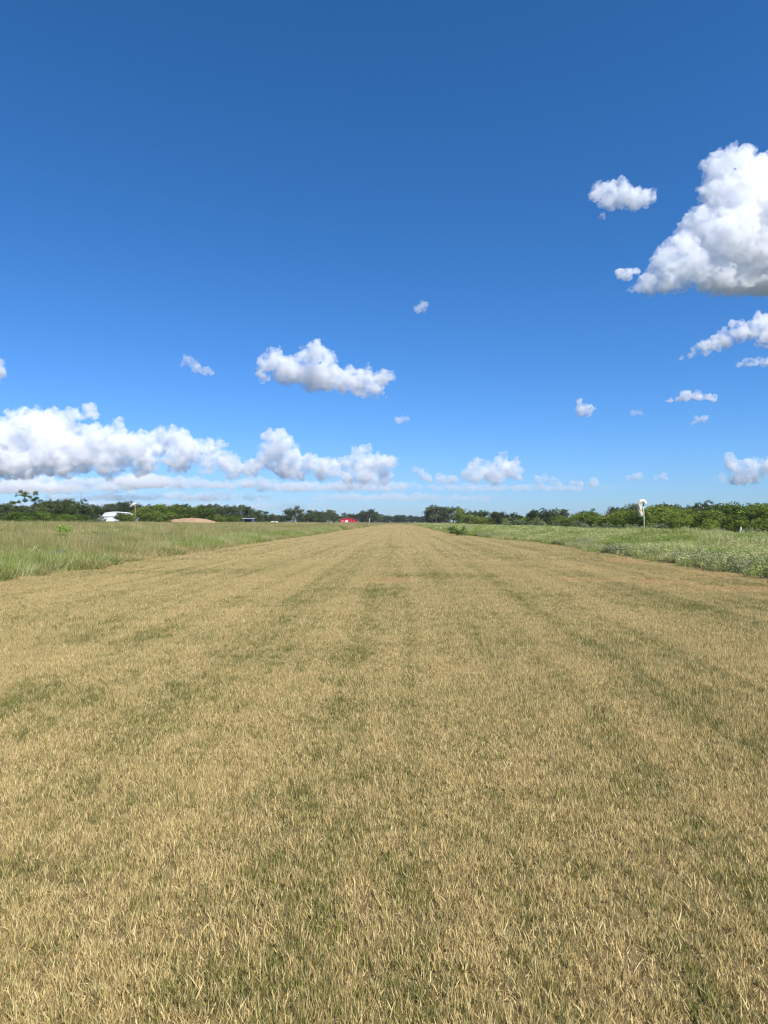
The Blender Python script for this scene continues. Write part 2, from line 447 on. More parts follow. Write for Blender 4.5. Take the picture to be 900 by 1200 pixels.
def gn_tree():
    t = bpy.data.node_groups.new('scatter_clumps', 'GeometryNodeTree')
    t.interface.new_socket('Geometry', in_out='INPUT', socket_type='NodeSocketGeometry')
    t.interface.new_socket('Geometry', in_out='OUTPUT', socket_type='NodeSocketGeometry')
    N, L = t.nodes, t.links
    gi, go = N.new('NodeGroupInput'), N.new('NodeGroupOutput')
    def attr(name, typ):
        a = N.new('GeometryNodeInputNamedAttribute'); a.data_type = typ; a.inputs['Name'].default_value = name
        return [o for o in a.outputs if o.enabled and o.name == 'Attribute'][0]
    sep = N.new('GeometryNodeSeparateGeometry'); sep.domain = 'POINT'
    cmp = N.new('FunctionNodeCompare'); cmp.data_type = 'INT'; cmp.operation = 'LESS_THAN'
    ints = [i for i in cmp.inputs if i.type == 'INT']
    L.new(attr('variant', 'INT'), ints[0]); ints[1].default_value = 0
    L.new(gi.outputs[0], sep.inputs['Geometry']); L.new(cmp.outputs[0], sep.inputs['Selection'])
    mp = N.new('GeometryNodeMeshToPoints'); L.new(sep.outputs['Selection'], mp.inputs['Mesh'])
    sp = N.new('GeometryNodeSplitToInstances'); sp.domain = 'POINT'
    L.new(sep.outputs['Inverted'], sp.inputs['Geometry']); L.new(attr('variant', 'INT'), sp.inputs['Group ID'])
    ip = N.new('GeometryNodeInstanceOnPoints'); ip.inputs['Pick Instance'].default_value = True
    L.new(mp.outputs[0], ip.inputs['Points']); L.new(sp.outputs['Instances'], ip.inputs['Instance'])
    L.new(attr('pvar', 'INT'), ip.inputs['Instance Index']); L.new(attr('prot', 'FLOAT_VECTOR'), ip.inputs['Rotation']); L.new(attr('pscl', 'FLOAT_VECTOR'), ip.inputs['Scale'])
    L.new(ip.outputs[0], go.inputs[0])
    return t
GN = gn_tree()

def scatter(name, variants, pts, pvar, rot, scl, mat, label, cat):
    V, Q, T, Cc = merge(variants)
    var = np.concatenate([np.full(len(v[0]), i) for i, v in enumerate(variants)] + [np.full(len(pts), -1)])
    n0 = len(V); V = np.concatenate([V, pts])
    me = mesh_np(name, V, [f for f in (Q, T) if len(f)], mat)
    def add(nm, typ, key, arr):
        a = me.attributes.new(nm, typ, 'POINT'); a.data.foreach_set(key, np.ascontiguousarray(arr).ravel())
    z = np.zeros(n0)
    add('variant', 'INT', 'value', var.astype(np.int32))
    add('pvar', 'INT', 'value', np.concatenate([z, pvar]).astype(np.int32))
    rv = np.zeros((len(V), 3), np.float32); rv[n0:, 2] = rot; add('prot', 'FLOAT_VECTOR', 'vector', rv)
    sv = np.ones((len(V), 3), np.float32); sv[n0:] = scl; add('pscl', 'FLOAT_VECTOR', 'vector', sv)
    cc = np.zeros((len(V), 4), np.float32); cc[:n0] = Cc; add('col', 'FLOAT_COLOR', 'color', cc)
    o = put(name, me)
    md = o.modifiers.new('scatter', 'NODES'); md.node_group = GN
    return tag(o, label, cat, kind='stuff')

def jgrid(x0, x1, y0, y1, st, seed):
    g = np.random.default_rng(seed)
    X, Y = np.meshgrid(np.arange(x0, x1, st), np.arange(y0, y1, st))
    X = X.ravel() + g.uniform(-0.5, 0.5, X.size) * st; Y = Y.ravel() + g.uniform(-0.5, 0.5, Y.size) * st
    return X, Y

def in_view(X, Y, m=4.0):
    """roughly inside the picture, with a margin for a step to the side"""
    return (X > -0.62 * Y - m) & (X < 0.56 * Y + m) & (Y > 0.3)

# --- mown turf
def mown(name, bands, variants, seed, label):
    PX, PV, PS = [], [], []
    for (y0, y1, st, sx, sz) in bands:
        X, Y = jgrid(-11, 11, y0, y1, st, seed + int(y0))
        g = np.random.default_rng(seed + 99 + int(y0))
        k = (X > edge_l(Y)) & (X < edge_r(Y)) & in_view(X, Y, 3.0) & (Y < STRIP_END)
        q = np.full(X.shape, 9.0)
        for bx_, by_, a_, b_ in BARE: q = np.minimum(q, ((X - bx_) / a_) ** 2 + ((Y - by_) / b_) ** 2)
        q = q + 1.2 * (vnoise(X * 2.2, Y * 2.2, 12) - 0.5)
        k &= ~((q < 0.85) & (g.uniform(0, 1, X.size) < 0.72))
        X, Y, q = X[k], Y[k], q[k]; n = len(X)
        tall = 0.72 + 0.55 * vnoise(X * 0.8, Y * 0.35, 13) + 0.25 * (vnoise(X * 2.1, Y * 0.05, 14) - 0.5)
        tall = tall * np.where(q < 1.2, 0.5, 1.0)
        s = g.uniform(0.85, 1.2, n) * sx
        PX.append(np.stack([X, Y, gz(X, Y) + 0.006], 1)); PV.append(g.integers(0, len(variants), n))
        PS.append(np.stack([s, s, sz * tall * g.uniform(0.85, 1.2, n)], 1))
    pts = np.concatenate(PX); g = np.random.default_rng(seed + 5)
    scatter(name, variants, pts, np.concatenate(PV), g.uniform(0, 6.283, len(pts)), np.concatenate(PS), M['mown'], label, 'grass')

near_v = [merge([blades(1500, 0.26, 0.044, 0.0032, 0.32, 100 + i, 14, 0.35, 2, 0.0095),
                 blades(35, 0.26, 0.062, 0.0036, 0.4, 140 + i, 1, 0.7, 3, 0.01),
                 blades(260, 0.26, 0.04, 0.0034, 1.0, 160 + i, 2, 0.4, 2, 0.02, 0.75)]) for i in range(8)]
mown('mown_grass', [(1.0, 9.0, 0.21, 1.0, 1.0), (9.0, 26.0, 0.27, 1.25, 1.05)], near_v, 300, 'short dry straw and green turf blades covering the strip')
far_v = [blades(420, 0.55, 0.048, 0.012, 0.4, 200 + i, 6, 0.6, 2, 0.03) for i in range(5)]
mown('mown_grass', [(26.0, 70.0, 0.5, 1.0, 1.05), (70.0, 160.0, 0.9, 1.7, 1.0), (160, STRIP_END, 1.6, 2.8, 1.0)], far_v, 400, 'short pale turf further down the strip')

# --- tall grass and weeds beside the strip
def field(name, bands, variants, mat, seed, mask, label, hfun, cat='grass'):
    PX, PV, PS = [], [], []
    for (x0, x1, y0, y1, st, s0) in bands:
        X, Y = jgrid(x0, x1, y0, y1, st, seed + int(y0) + int(abs(x0)))
        g = np.random.default_rng(seed + 7 + int(y0))
        k = mask(X, Y, g) & in_view(X, Y, 8.0)
        X, Y = X[k], Y[k]; n = len(X)
        s = g.uniform(0.8, 1.25, n) * s0
        PX.append(np.stack([X, Y, gz(X, Y)], 1)); PV.append(g.integers(0, len(variants), n))
        PS.append(np.stack([s, s, hfun(X, Y) * g.uniform(0.8, 1.2, n)], 1))
    pts = np.concatenate(PX); g = np.random.default_rng(seed + 3)
    return scatter(name, variants, pts, np.concatenate(PV), g.uniform(0, 6.283, len(pts)), np.concatenate(PS), mat, label, cat)

tall_v = [merge([blades(420, 0.42, 0.42, 0.0085, 0.32, 500 + i, 7, 0.7, 3, 0.05), blades(60, 0.42, 0.58, 0.007, 0.2, 540 + i, 3, 0.35, 3, 0.04),
                 leaves(60, 0.40, 0.30, 0.022, 560 + i, 9, 0.05)]) for i in range(6)]
tall_far_v = [blades(260, 1.0, 0.45, 0.03, 0.35, 600 + i, 6, 0.6, 2, 0.10) for i in range(5)]
hl = lambda X, Y: (0.50 + 0.55 * vnoise(X * 0.22, Y * 0.16, 31) + 0.8 * vnoise(X * 0.7, Y * 0.6, 35) ** 2) * (0.62 + 0.38 * sstep(0, 2.0, edge_l(Y) - X))
field('tall_grass', [(-40, -9, 5, 42, 0.40, 1.0), (-62, -9, 42, 80, 0.62, 1.35)], tall_v, M['tall'], 700,
      lambda X, Y, g: X < edge_l(Y) - 0.1 + g.normal(0, 0.3, X.size), 'unmown knee-high green and straw grass bordering the strip under the dirt mound side', hl)
field('tall_grass', [(-130, -9, 80, 190, 1.3, 1.0), (-170, -9, 190, 520, 2.8, 2.0)], tall_far_v, M['tall'], 720,
      lambda X, Y, g: X < edge_l(Y) - 0.1, 'distant unmown meadow grass in front of the red barn', lambda X, Y: 0.8 + 0.4 * vnoise(X * 0.1, Y * 0.05, 32))
field('tall_grass', [(-9.5, 60, STRIP_END + 1, 520, 2.8, 2.0)], tall_far_v, M['tall'], 740,
      lambda X, Y, g: X > edge_l(Y), 'unmown grass across the far end of the strip', lambda X, Y: 0.8 + 0.4 * vnoise(X * 0.1, Y * 0.05, 33))

weed_v = [merge([leaves(520, 0.42, 0.42, 0.030, 800 + i, 22, 0.02), blades(130, 0.42, 0.42, 0.008, 0.3, 820 + i, 5, 0.5, 3, 0.05)]) for i in range(6)]
weed_far_v = [merge([leaves(300, 0.95, 0.5, 0.075, 840 + i, 40, 0.02), blades(120, 0.95, 0.5, 0.025, 0.3, 850 + i, 5, 0.5, 2, 0.1)]) for i in range(5)]
hr = lambda X, Y: (0.45 + 0.6 * vnoise(X * 0.24, Y * 0.12, 41) + 1.1 * vnoise(X * 0.55, Y * 0.45, 43) ** 2) * (0.6 + 0.4 * sstep(0, 2.5, X - edge_r(Y)))
field('green_weeds', [(5, 24, 8, 45, 0.42, 1.0), (5, 36, 45, 80, 0.62, 1.3)], weed_v, M['green_weed'], 860,
      lambda X, Y, g: (X > edge_r(Y) + 0.2 + g.normal(0, 0.45, X.size)) & (vnoise(X * 0.8, Y * 0.5, 78) > 0.2), 'thick bright green weeds between the strip and the thicket', hr, 'weeds')
field('green_weeds', [(5, 44, 80, 190, 1.3, 1.0), (5, 60, 190, STRIP_END, 2.6, 1.9)], weed_far_v, M['green_weed'], 880,
      lambda X, Y, g: X > edge_r(Y) + 0.1, 'distant green weeds narrowing towards the tall dark trees', lambda X, Y: 0.75 + 0.6 * vnoise(X * 0.15, Y * 0.05, 42), 'weeds')
silver_v = [leaves(620, 0.36, 0.40, 0.026, 900 + i, 26, 0.10) for i in range(6)]
field('silver_weeds', [(5, 16, 9, 34, 0.42, 1.0), (5, 22, 34, 70, 0.8, 1.25)], silver_v, M['silver'], 920,
      lambda X, Y, g: (X > edge_r(Y) + 0.0) & (X < edge_r(Y) + 1.6 + 3.2 * vnoise(Y * 0.22, 0.5, 50)) & (vnoise(X * 0.55, Y * 0.3, 51) + 0.2 * (Y < 34) + 0.3 * (g.uniform(0, 1, X.size) - 0.5) > 0.56),
      'silver-grey leafy weeds along the edge of the strip', lambda X, Y: 0.6 + 0.75 * vnoise(X * 0.4, Y * 0.3, 52), 'weeds')

field('verge_grass', [(-20, -9, 8, 50, 0.45, 1.0), (-20, -9, 50, 110, 0.8, 1.4)], tall_v, M['green_weed'], 930,
      lambda X, Y, g: (X < edge_l(Y)) & (X > edge_l(Y) - 1.2 - 3.0 * vnoise(Y * 0.12, 2.5, 75)) & (vnoise(X * 0.4, Y * 0.2, 76) > 0.3), 'greener tall grass along the edge of the mown strip opposite the windsock', lambda X, Y: 0.7 + 0.6 * vnoise(X * 0.4, Y * 0.3, 77))
# leafy weeds scattered through the left meadow
field('meadow_weeds', [(-40, -9, 8, 45, 0.9, 1.0), (-62, -9, 45, 90, 1.5, 1.5)], silver_v, M['silver'], 940,
      lambda X, Y, g: (X < edge_l(Y) - 1.6) & (vnoise(X * 0.35, Y * 0.3, 71) > 0.66), 'pale silvery leafy weeds scattered through the tall meadow grass', lambda X, Y: 0.8 + 0.6 * vnoise(X * 0.4, Y * 0.3, 72), 'weeds')
field('meadow_weeds', [(-40, -9, 8, 45, 0.7, 1.0), (-62, -9, 45, 90, 1.2, 1.5)], weed_v, M['green_weed'], 960,
      lambda X, Y, g: (X < edge_l(Y) - 0.5) & (vnoise(X * 0.3, Y * 0.25, 73) > 0.6), 'green leafy weeds scattered through the tall meadow grass', lambda X, Y: 0.8 + 0.7 * vnoise(X * 0.4, Y * 0.3, 74), 'weeds')

# ------------------------------------------------------------------ trees and shrubs
def leaf_crown(name, blobs, n, size, mat, seed, shell=0.55, droop=0.0):
    """leaf clumps spread through a set of ellipsoid blobs (x, y, z, rx, rz)"""
    g = np.random.default_rng(seed); blobs = np.array(blobs)
    wts = blobs[:, 3] ** 2 * 1.0; wts /= wts.sum()
    # small sprays of leaves: each spray a cluster centre on a blob
    ns = max(8, n // 14)
    bi = g.choice(len(blobs), ns, p=wts)
    d = g.normal(size=(ns, 3)); d /= np.linalg.norm(d, axis=1)[:, None]
    rr = np.where(g.uniform(0, 1, ns) < shell, g.uniform(0.78, 1.12, ns), g.uniform(0.2, 0.9, ns))
    sc = blobs[bi, :3] + d * rr[:, None] * np.stack([blobs[bi, 3], blobs[bi, 3], blobs[bi, 4]], 1)
    scol = g.uniform(0, 1, ns)
    si = np.repeat(np.arange(ns), 14); m = len(si)
    c = sc[si] + g.normal(0, size * 1.15, (m, 3)) * np.array([1, 1, 0.75])
    c[:, 2] -= droop * np.abs(g.normal(0, size, m))
    c[:, 2] = np.maximum(c[:, 2], 0.05)
    nrm = g.normal(size=(m, 3)) + d[si] * 0.9 + np.array([0, 0, 0.5]); nrm /= np.linalg.norm(nrm, axis=1)[:, None]
    u = np.cross(nrm, g.normal(size=(m, 3))); u /= np.linalg.norm(u, axis=1)[:, None]; w = np.cross(nrm, u)
    sz = (size * g.uniform(0.5, 1.2, m))[:, None]
    v = np.stack([c - u * sz, c + w * sz * 0.6, c + u * sz, c - w * sz * 0.6], 1).reshape(-1, 3)
    me = mesh_np(name, v, np.arange(m * 4).reshape(-1, 4), mat); me['top'] = float(np.percentile(v[:, 2], 99.3))
    col = np.repeat(np.stack([np.clip(0.6 * scol[si] + 0.4 * g.uniform(0, 1, m), 0, 1)] * 3 + [np.ones(m)], 1), 4, 0).astype(np.float32)
    a = me.attributes.new('col', 'FLOAT_COLOR', 'POINT'); a.data.foreach_set('color', col.ravel())
    return me

def trunk_mesh(name, blobs, base_r, h0, mat, seed, stems=1):
    g = np.random.default_rng(seed); mb = MB()
    order = sorted(blobs, key=lambda b: -b[3])[:10]
    top = Vector((0, 0, h0))
    for s in range(stems):
        off = Vector((g.normal(0, base_r * 1.5), g.normal(0, base_r * 1.5), 0)) if stems > 1 else Vector((0, 0, 0))
        tp = top + Vector((g.normal(0, h0 * 0.2), g.normal(0, h0 * 0.2), 0)) if stems > 1 else top
        mb.tube([off + Vector((0, 0, -0.25)), off * 0.7 + Vector((g.normal(0, .05), g.normal(0, .05), h0 * 0.5)), tp], [base_r * 1.25, base_r, base_r * 0.8], 7)
        for b in order[s::stems]:
            e = Vector(b[:3]); mid = tp.lerp(e, 0.5) + Vector((g.normal(0, .15), g.normal(0, .15), -0.1 * abs(e.z - h0)))
            mb.tube([tp - Vector((0, 0, base_r)), mid, e], [base_r * 0.6, base_r * 0.4, base_r * 0.12], 5)
            for q in range(2):
                e2 = e + Vector((g.normal(0, b[3] * .6), g.normal(0, b[3] * .6), abs(g.normal(0, b[4] * .5))))
                mb.tube([mid.lerp(e, 0.6), e.lerp(e2, 0.5), e2], [base_r * 0.22, base_r * 0.15, base_r * 0.05], 4)
    return mb.mesh(name, mat, True)

def mk_blobs(seed, n, R0, H, low, br, lift=0.0):
    """rounded crown of radius R0 and height H made of n uneven lumps"""
    g = np.random.default_rng(seed); out = []
    for i in range(n):
        a = g.uniform(0, 6.283); r = R0 * math.sqrt(g.uniform(0, 1)) * 0.8
        zmax = H - br * 0.7 - lift * (r / R0) ** 2 * H
        z = low + (zmax - low) * g.uniform(0, 1) ** 0.75
        out.append((r * math.cos(a), r * math.sin(a), max(z, low), br * g.uniform(0.65, 1.3), br * g.uniform(0.5, 0.95)))
    return out

KIND = {}
def register(kind, nvar, f): KIND[kind] = [f(i) for i in range(nvar)]

def v_mesq(i):
    b = mk_blobs(1000 + i, 17, 2.3, 4.0, 0.40, 0.82, 0.35)
    return leaf_crown('crown', b, 5600, 0.105, M['mesquite'], 1100 + i, 0.6, 0.3), trunk_mesh('trunk', b, 0.09, 0.7, M['bark'], 1200 + i, 3)
def v_oak(i):
    b = mk_blobs(1300 + i, 22, 3.6, 8.0, 0.9, 1.25, 0.3)
    return leaf_crown('crown', b, 6000, 0.19, M['oak'], 1400 + i, 0.6), trunk_mesh('trunk', b, 0.22, 1.9, M['bark'], 1500 + i, 1)
def v_pale(i):
    b = mk_blobs(1600 + i, 14, 3.4, 8.0, 3.0, 1.15, 0.3)
    return leaf_crown('crown', b, 3000, 0.19, M['oak'], 1700 + i, 0.6), trunk_mesh('trunk', b, 0.34, 3.0, M['palebark'], 1800 + i, 1)
def v_silver(i):
    b = mk_blobs(1900 + i, 9, 1.0, 1.5, 0.25, 0.45, 0.35)
    return leaf_crown('crown', b, 2400, 0.075, M['greyleaf'], 2000 + i, 0.7), trunk_mesh('trunk', b, 0.04, 0.25, M['bark'], 2100 + i, 4)
def v_bright(i):
    b = mk_blobs(2200 + i, 12, 1.7, 3.0, 0.4, 0.65, 0.3)
    return leaf_crown('crown', b, 4200, 0.095, M['brightleaf'], 2300 + i, 0.6), trunk_mesh('trunk', b, 0.07, 0.5, M['bark'], 2400 + i, 3)
register('mesquite', 8, v_mesq); register('oak', 7, v_oak); register('pale', 3, v_pale); register('silver', 4, v_silver); register('bright', 3, v_bright)

def v_vivid(i):
    b = mk_blobs(2700 + i, 9, 0.30, 1.0, 0.12, 0.16, 0.3)
    return leaf_crown('crown', b, 1600, 0.04, M['vivid'], 2710, 0.6), trunk_mesh('trunk', b, 0.015, 0.12, M['bark'], 2720, 3)
def v_frosty(i):
    b = mk_blobs(2800 + i, 10, 0.45, 0.7, 0.12, 0.16, 0.3)
    return leaf_crown('crown', b, 1600, 0.035, M['frosty'], 2810, 0.6), trunk_mesh('trunk', b, 0.015, 0.12, M['bark'], 2820, 4)
def v_mid(i):
    b = mk_blobs(2900 + i, 12, 0.8, 1.1, 0.10, 0.24, 0.5)
    return leaf_crown('crown', b, 1500, 0.055, M['midleaf'], 2910, 0.6), trunk_mesh('trunk', b, 0.02, 0.12, M['bark'], 2920, 4)
register('mid', 1, v_mid)
register('vivid', 1, v_vivid); register('frosty', 1, v_frosty)

def plant(kind, name, label, cat, x, y, h, hnat, group, rz=None, wide=1.0, var=None):
    v = random.randrange(len(KIND[kind])) if var is None else var
    cr, tr = KIND[kind][v]
    s = h / cr['top']
    t = thing(name, label, cat, (x, y, gzf(x, y) - 0.02), random.uniform(0, 6.28) if rz is None else rz, group, (s * wide, s * wide, s))
    put('crown', cr, t); put('trunk', tr, t)
    return t

# thicket along the right: bushy mesquite, several deep
GM = 'green thicket beyond the fence posts'
y = 62.0
while y < 330:
    step = 2.7 + (y - 62) * 0.020
    for row, (dx, hh) in enumerate(((0, 0.86), (4.2, 1.03), (9.0, 1.14))):
        if row == 2 and random.random() < 0.35: continue
        x = 38.5 + dx + random.uniform(-1.6, 1.6) + 3.0 * math.sin(y * 0.045) + 1.5 * math.sin(y * 0.11 + 1)
        yy_ = y + random.uniform(-1.4, 1.4)
        if yy_ < x / 0.60: continue
        plant('mesquite', 'bushy_tree', ['rounded green bushy tree at the front of the thicket beyond the fence posts',
              'green bushy tree in the middle of the thicket beyond the fence posts', 'taller green bushy tree rising at the back of the thicket'][row],
              'tree', x, yy_, 3.45 * hh * random.uniform(0.72, 1.18), 4.0, GM, wide=random.uniform(1.0, 1.3))
    y += step
# dark trees showing above the thicket
for px, top, Y in ((640, 596, 190), (655, 596.5, 195), (628, 598, 205), (735, 591.5, 135), (750, 592, 140), (722, 594.5, 145), (775, 591, 125), (783, 592, 130),
                   (812, 590.5, 120), (822, 588, 122), (832, 591, 126), (856, 593, 120), (884, 590.5, 118), (897, 590, 116), (912, 590, 118), (690, 597, 160), (583, 600, 240), (590, 600, 260), (605, 601, 230)):
    p = P(px, top, Y)
    plant('oak', 'dark_tree', 'dark rounded tree crown showing above the green thicket', 'tree', p.x, Y, p.z - gzf(p.x, Y), 8.0, 'dark trees behind the thicket', wide=0.95)
# grey green shrubs in front of the thicket
for px, py, Y, h in ((592, 612, 190, 2.4), (606, 613, 175, 2.6), (633, 617, 120, 2.0), (640, 618, 116, 1.7), (652, 619, 112, 1.4), (625, 616, 125, 1.6), (672, 620, 104, 1.5), (680, 620, 102, 1.7),
                   (690, 621, 98, 1.3), (700, 622, 94, 1.1), (716, 622, 92, 1.4), (728, 623, 90, 1.2), (740, 623, 88, 1.4), (762, 624, 85, 1.1), (770, 622, 86, 1.6), (782, 622, 84, 1.5), (876, 628, 70, 1.3), (890, 628, 69, 1.2)):
    p = P(px, py, Y)
    plant('silver', 'grey_green_shrub', 'low grey-green shrub at the foot of the green thicket', 'shrub', p.x, Y, h, 1.5, 'grey-green shrubs at the foot of the thicket', wide=random.uniform(0.9, 1.2))
# big trees closing the right side of the strip end
for px, top, Y, w in ((511, 592.5, 400, 1.1), (522, 594, 385, 1.0), (531, 593.5, 350, .95), (505, 597, 410, 0.9), (539, 596, 330, 0.8), (517, 595, 405, 1.0)):
    p = P(px, top, Y)
    plant('oak', 'dark_tree', 'big dark tree standing at the far end of the strip beside the weeds', 'tree', p.x, Y, p.z, 8.0, 'big trees by the strip end', wide=w)
for px, top, Y in ((545, 596, 300), (552, 598.5, 290), (560, 600, 280), (568, 597, 270), (578, 599, 262), (549, 602, 270), (571, 604, 255), (563, 604, 250)):
    p = P(px, top, Y)
    plant('mesquite' if px % 2 else 'oak', 'thicket_tree', 'tree where the thicket meets the big dark trees', 'tree', p.x, Y, p.z, 4.0 if px % 2 else 8.0, 'trees at the far tip of the thicket')
# far tree line closing the view
for i in range(34):
    px = 425 + i * 2.6 + random.uniform(-1, 1); Y = random.uniform(640, 800); top = 605.0 + random.uniform(-1.6, 1.6) - (1.2 if px < 450 else 0)
    p = P(px, top, Y)
    plant('oak', 'far_tree', 'distant dark tree in the line closing the end of the strip', 'tree', p.x, Y, p.z, 8.0, 'far tree line beyond the strip', wide=1.5)

for i in range(60):
    px = -30 + i * 7.7 + random.uniform(-2, 2); Y = random.uniform(560, 700); top = 604.5 + random.uniform(-1.6, 1.4)
    p = P(px, top, Y)
    plant('oak', 'far_tree', 'distant dark tree in the low wood far behind the hangar and the barn', 'tree', p.x, Y, p.z - gzf(p.x, Y), 8.0, 'far low wood behind the hangar and the barn', wide=1.7)

# left side: dark wood behind the hangar, thinning towards the barn
def wood(spots, kind, name, label, group, hn, jit=0.0, wide=1.0):
    for px, top, Y in spots:
        p = P(px, top, Y); plant(kind, name, label, 'tree', p.x, Y, p.z - gzf(p.x, Y), hn, group, wide=wide * random.uniform(0.9, 1.15))
wood([(px + random.uniform(-2, 2), top, 330 + random.uniform(-25, 25)) for px, top in ((-14, 592), (-4, 590), (6, 592), (16, 593), (28, 593), (100, 592), (110, 592), (119, 591.5), (127, 591.5), (136, 590), (144, 588.5), (151, 588), (158, 591), (166, 592), (175, 591.5), (184, 592),
      (193, 593), (202, 591.5), (212, 591), (222, 592), (231, 592.5), (240, 592))], 'oak', 'dark_tree', 'dark tree in the wood behind the white hangar', 'dark wood behind the white hangar', 8.0)
wood([(248, 591, 290), (255, 592.5, 280), (262, 593.5, 285), (270, 592.5, 280), (277, 592.5, 285), (284, 592, 290), (291, 595, 295), (298, 596.5, 300), (305, 598, 310), (312, 599.5, 320), (319, 602, 330), (325, 603.5, 340), (330, 604, 350)],
     'oak', 'dark_tree', 'dark tree in the wood sloping down behind the open shelter', 'wood behind the open shelter', 8.0, wide=0.9)
wood([(335, 597, 340), (354, 597, 350), (362, 598, 350), (369, 598, 360), (376, 599, 370), (383, 600, 380), (388, 597.5, 400), (393, 601, 420), (366, 600, 345), (379, 601, 365), (373, 600, 355)],
     'oak', 'dark_tree', 'dark tree between the pale-limbed tree and the red barn', 'trees beside the red barn', 8.0, wide=0.85)
wood([(346, 593, 330)], 'pale', 'pale_limbed_tree', 'open-crowned tree with bare pale limbs beside the dark wood', None, 8.0)
wood([(433, 596.5, 470)], 'pale', 'pale_limbed_tree', 'open-crowned pale-trunked tree standing alone past the red barn', None, 8.0, wide=0.8)
wood([(402, 601.5, 530), (407, 601, 540), (413, 602, 535), (420, 602.5, 520), (426, 598.5, 510), (429, 600, 520), (438, 600, 515), (443, 603, 540)], 'oak', 'dark_tree', 'dark tree rising behind the red barn', 'trees behind the red barn', 8.0)
# mid-height green thicket right of the hangar
wood([(164, 596, 205), (171, 594.5, 200), (179, 594, 195), (187, 592, 195), (194, 591.5, 192), (202, 592.5, 195), (210, 593, 190), (218, 594, 192), (226, 595, 195), (234, 595, 190), (242, 595.5, 195), (174, 601, 180), (186, 600, 178), (198, 600, 178)],
     'mesquite', 'bushy_tree', 'mid-green bushy tree growing behind the dirt mound', 'bushy trees behind the dirt mound', 4.0)
wood([(140, 600.8, 185), (145, 601.5, 182), (150, 602.5, 180), (154, 604, 178)], 'mesquite', 'bush', 'bush half hiding the front of the white hangar', 'bushes in front of the hangar', 4.0)
wood([(256, 604, 190), (264, 603, 195), (272, 604, 190), (279, 606, 185), (262, 606, 175), (272, 607, 172)], 'mesquite', 'bush', 'dark green bush between the dirt mound and the open shelter', 'bushes between the mound and the shelter', 4.0)
# bushy clump at the left
wood([(47, 590, 112), (53, 586.5, 115), (60, 586, 118), (70, 586, 122), (78, 587, 125), (85, 585, 130), (91, 586, 133), (97, 591, 135), (64, 590, 115), (103, 594, 140), (75, 592, 112), (40, 594, 112), (8, 590, 150), (-4, 590, 150), (18, 594, 145), (30, 594, 150), (113, 594, 150)], 'oak', 'dark_tree', 'dark-leaved tree in the clump beside the white hangar', 'clump of trees beside the hangar', 8.0, wide=0.9)
wood([(19, 600, 98), (27, 602, 95), (36, 601, 97), (44, 599, 99), (52, 601, 98), (61, 602, 100), (71, 602, 103), (81, 603, 105), (90, 603, 108), (4, 605, 104), (100, 605, 110), (31, 605, 92), (56, 605, 93), (78, 606, 95)], 'bright', 'leafy_bush', 'bright green bush in front of the dark clump of trees', 'green bushes before the clump of trees', 3.0)
wood([(112, 608, 110), (120, 610, 108), (106, 609, 105), (98, 609, 104), (88, 609.5, 100)], 'silver', 'low_bush', 'low grey-green bush in the meadow before the white hangar', 'low bushes before the hangar', 1.5)
wood([(187, 607, 150), (198, 609, 146)], 'mesquite', 'small_bush', 'small dark bush in the meadow beside the dirt mound', 'small bushes by the dirt mound', 4.0)

# leaning branchy tree sticking out of the left bushes
def leaning_tree():
    Y = 103.0; b0 = P(45, 611, Y); base = Vector((b0.x, Y, gzf(b0.x, Y) - 0.05))
    t = thing('leaning_tree', 'sparse branchy tree leaning out above the green bushes', 'tree', base)
    mb = MB(); L = lambda px, py, dy=0: P(px, py, Y + dy) - base
    limbs = [([(45, 611), (43, 600), (41, 592), (39, 586), (35, 582), (28, 580), (20, 580)], .10), ([(41, 592), (42, 584), (42, 578)], .05), ([(39, 586), (30, 586), (22, 588), (16, 589)], .05),
             ([(35, 582), (30, 578), (25, 576)], .04), ([(43, 600), (34, 596), (26, 594), (18, 594)], .05)]
    blobs = []
    for pl, r in limbs:
        pts = [L(px, py, random.uniform(-.5, .5)) for px, py in pl]
        mb.tube(pts, [r * (1 - 0.8 * i / (len(pts) - 1)) for i in range(len(pts))], 5)
        for q in pts[2 if len(pts) > 4 else 1:]:
            blobs.append((q.x, q.y, q.z, random.uniform(0.26, 0.5), random.uniform(0.2, 0.36)))
    put('trunk', mb.mesh('trunk', M['bark'], True), t)
    put('crown', leaf_crown('crown', blobs, 3200, 0.085, M['mesquite'], 2600, 0.5, 0.4), t)
leaning_tree()

# single plants standing out in the verges
def single(kind, name, label, px, py, h, hn, wide=1.0):
    Y = (CAM_H - 0.25) * F / (py - HOR); p = P(px, py, Y)
    plant(kind, name, label, 'plant', p.x, Y, h, hn, None, wide=wide)
single('vivid', 'bright_green_shrub', 'single bright green shrub in the tall grass behind a silvery weed', 71, 640, 1.25, 3.0, 0.8)
single('frosty', 'silvery_weed', 'pale silvery weed in the tall grass in front of the bright green shrub', 71, 655, 0.55, 1.5, 0.9)
single('mid', 'green_bush', 'rounded green bush at the strip edge in front of the big dark trees', 536, 625, 1.05, 1.5, 1.25)

# ------------------------------------------------------------------ windsocks
def tube_path(pts, n):
    """Catmull-Rom through pts"""
    pts = [Vector(p) for p in pts]; out = []
    q = [pts[0] * 2 - pts[1]] + pts + [pts[-1] * 2 - pts[-2]]
    for i in range(len(pts) - 1):
        for k in range(n):
            t = k / n; a, b, c, d = q[i:i + 4]
            out.append(0.5 * ((2 * b) + (c - a) * t + (2 * a - 5 * b + 4 * c - d) * t * t + (3 * b - a - 3 * c + d) * t ** 3))
    return out + [pts[-1]]

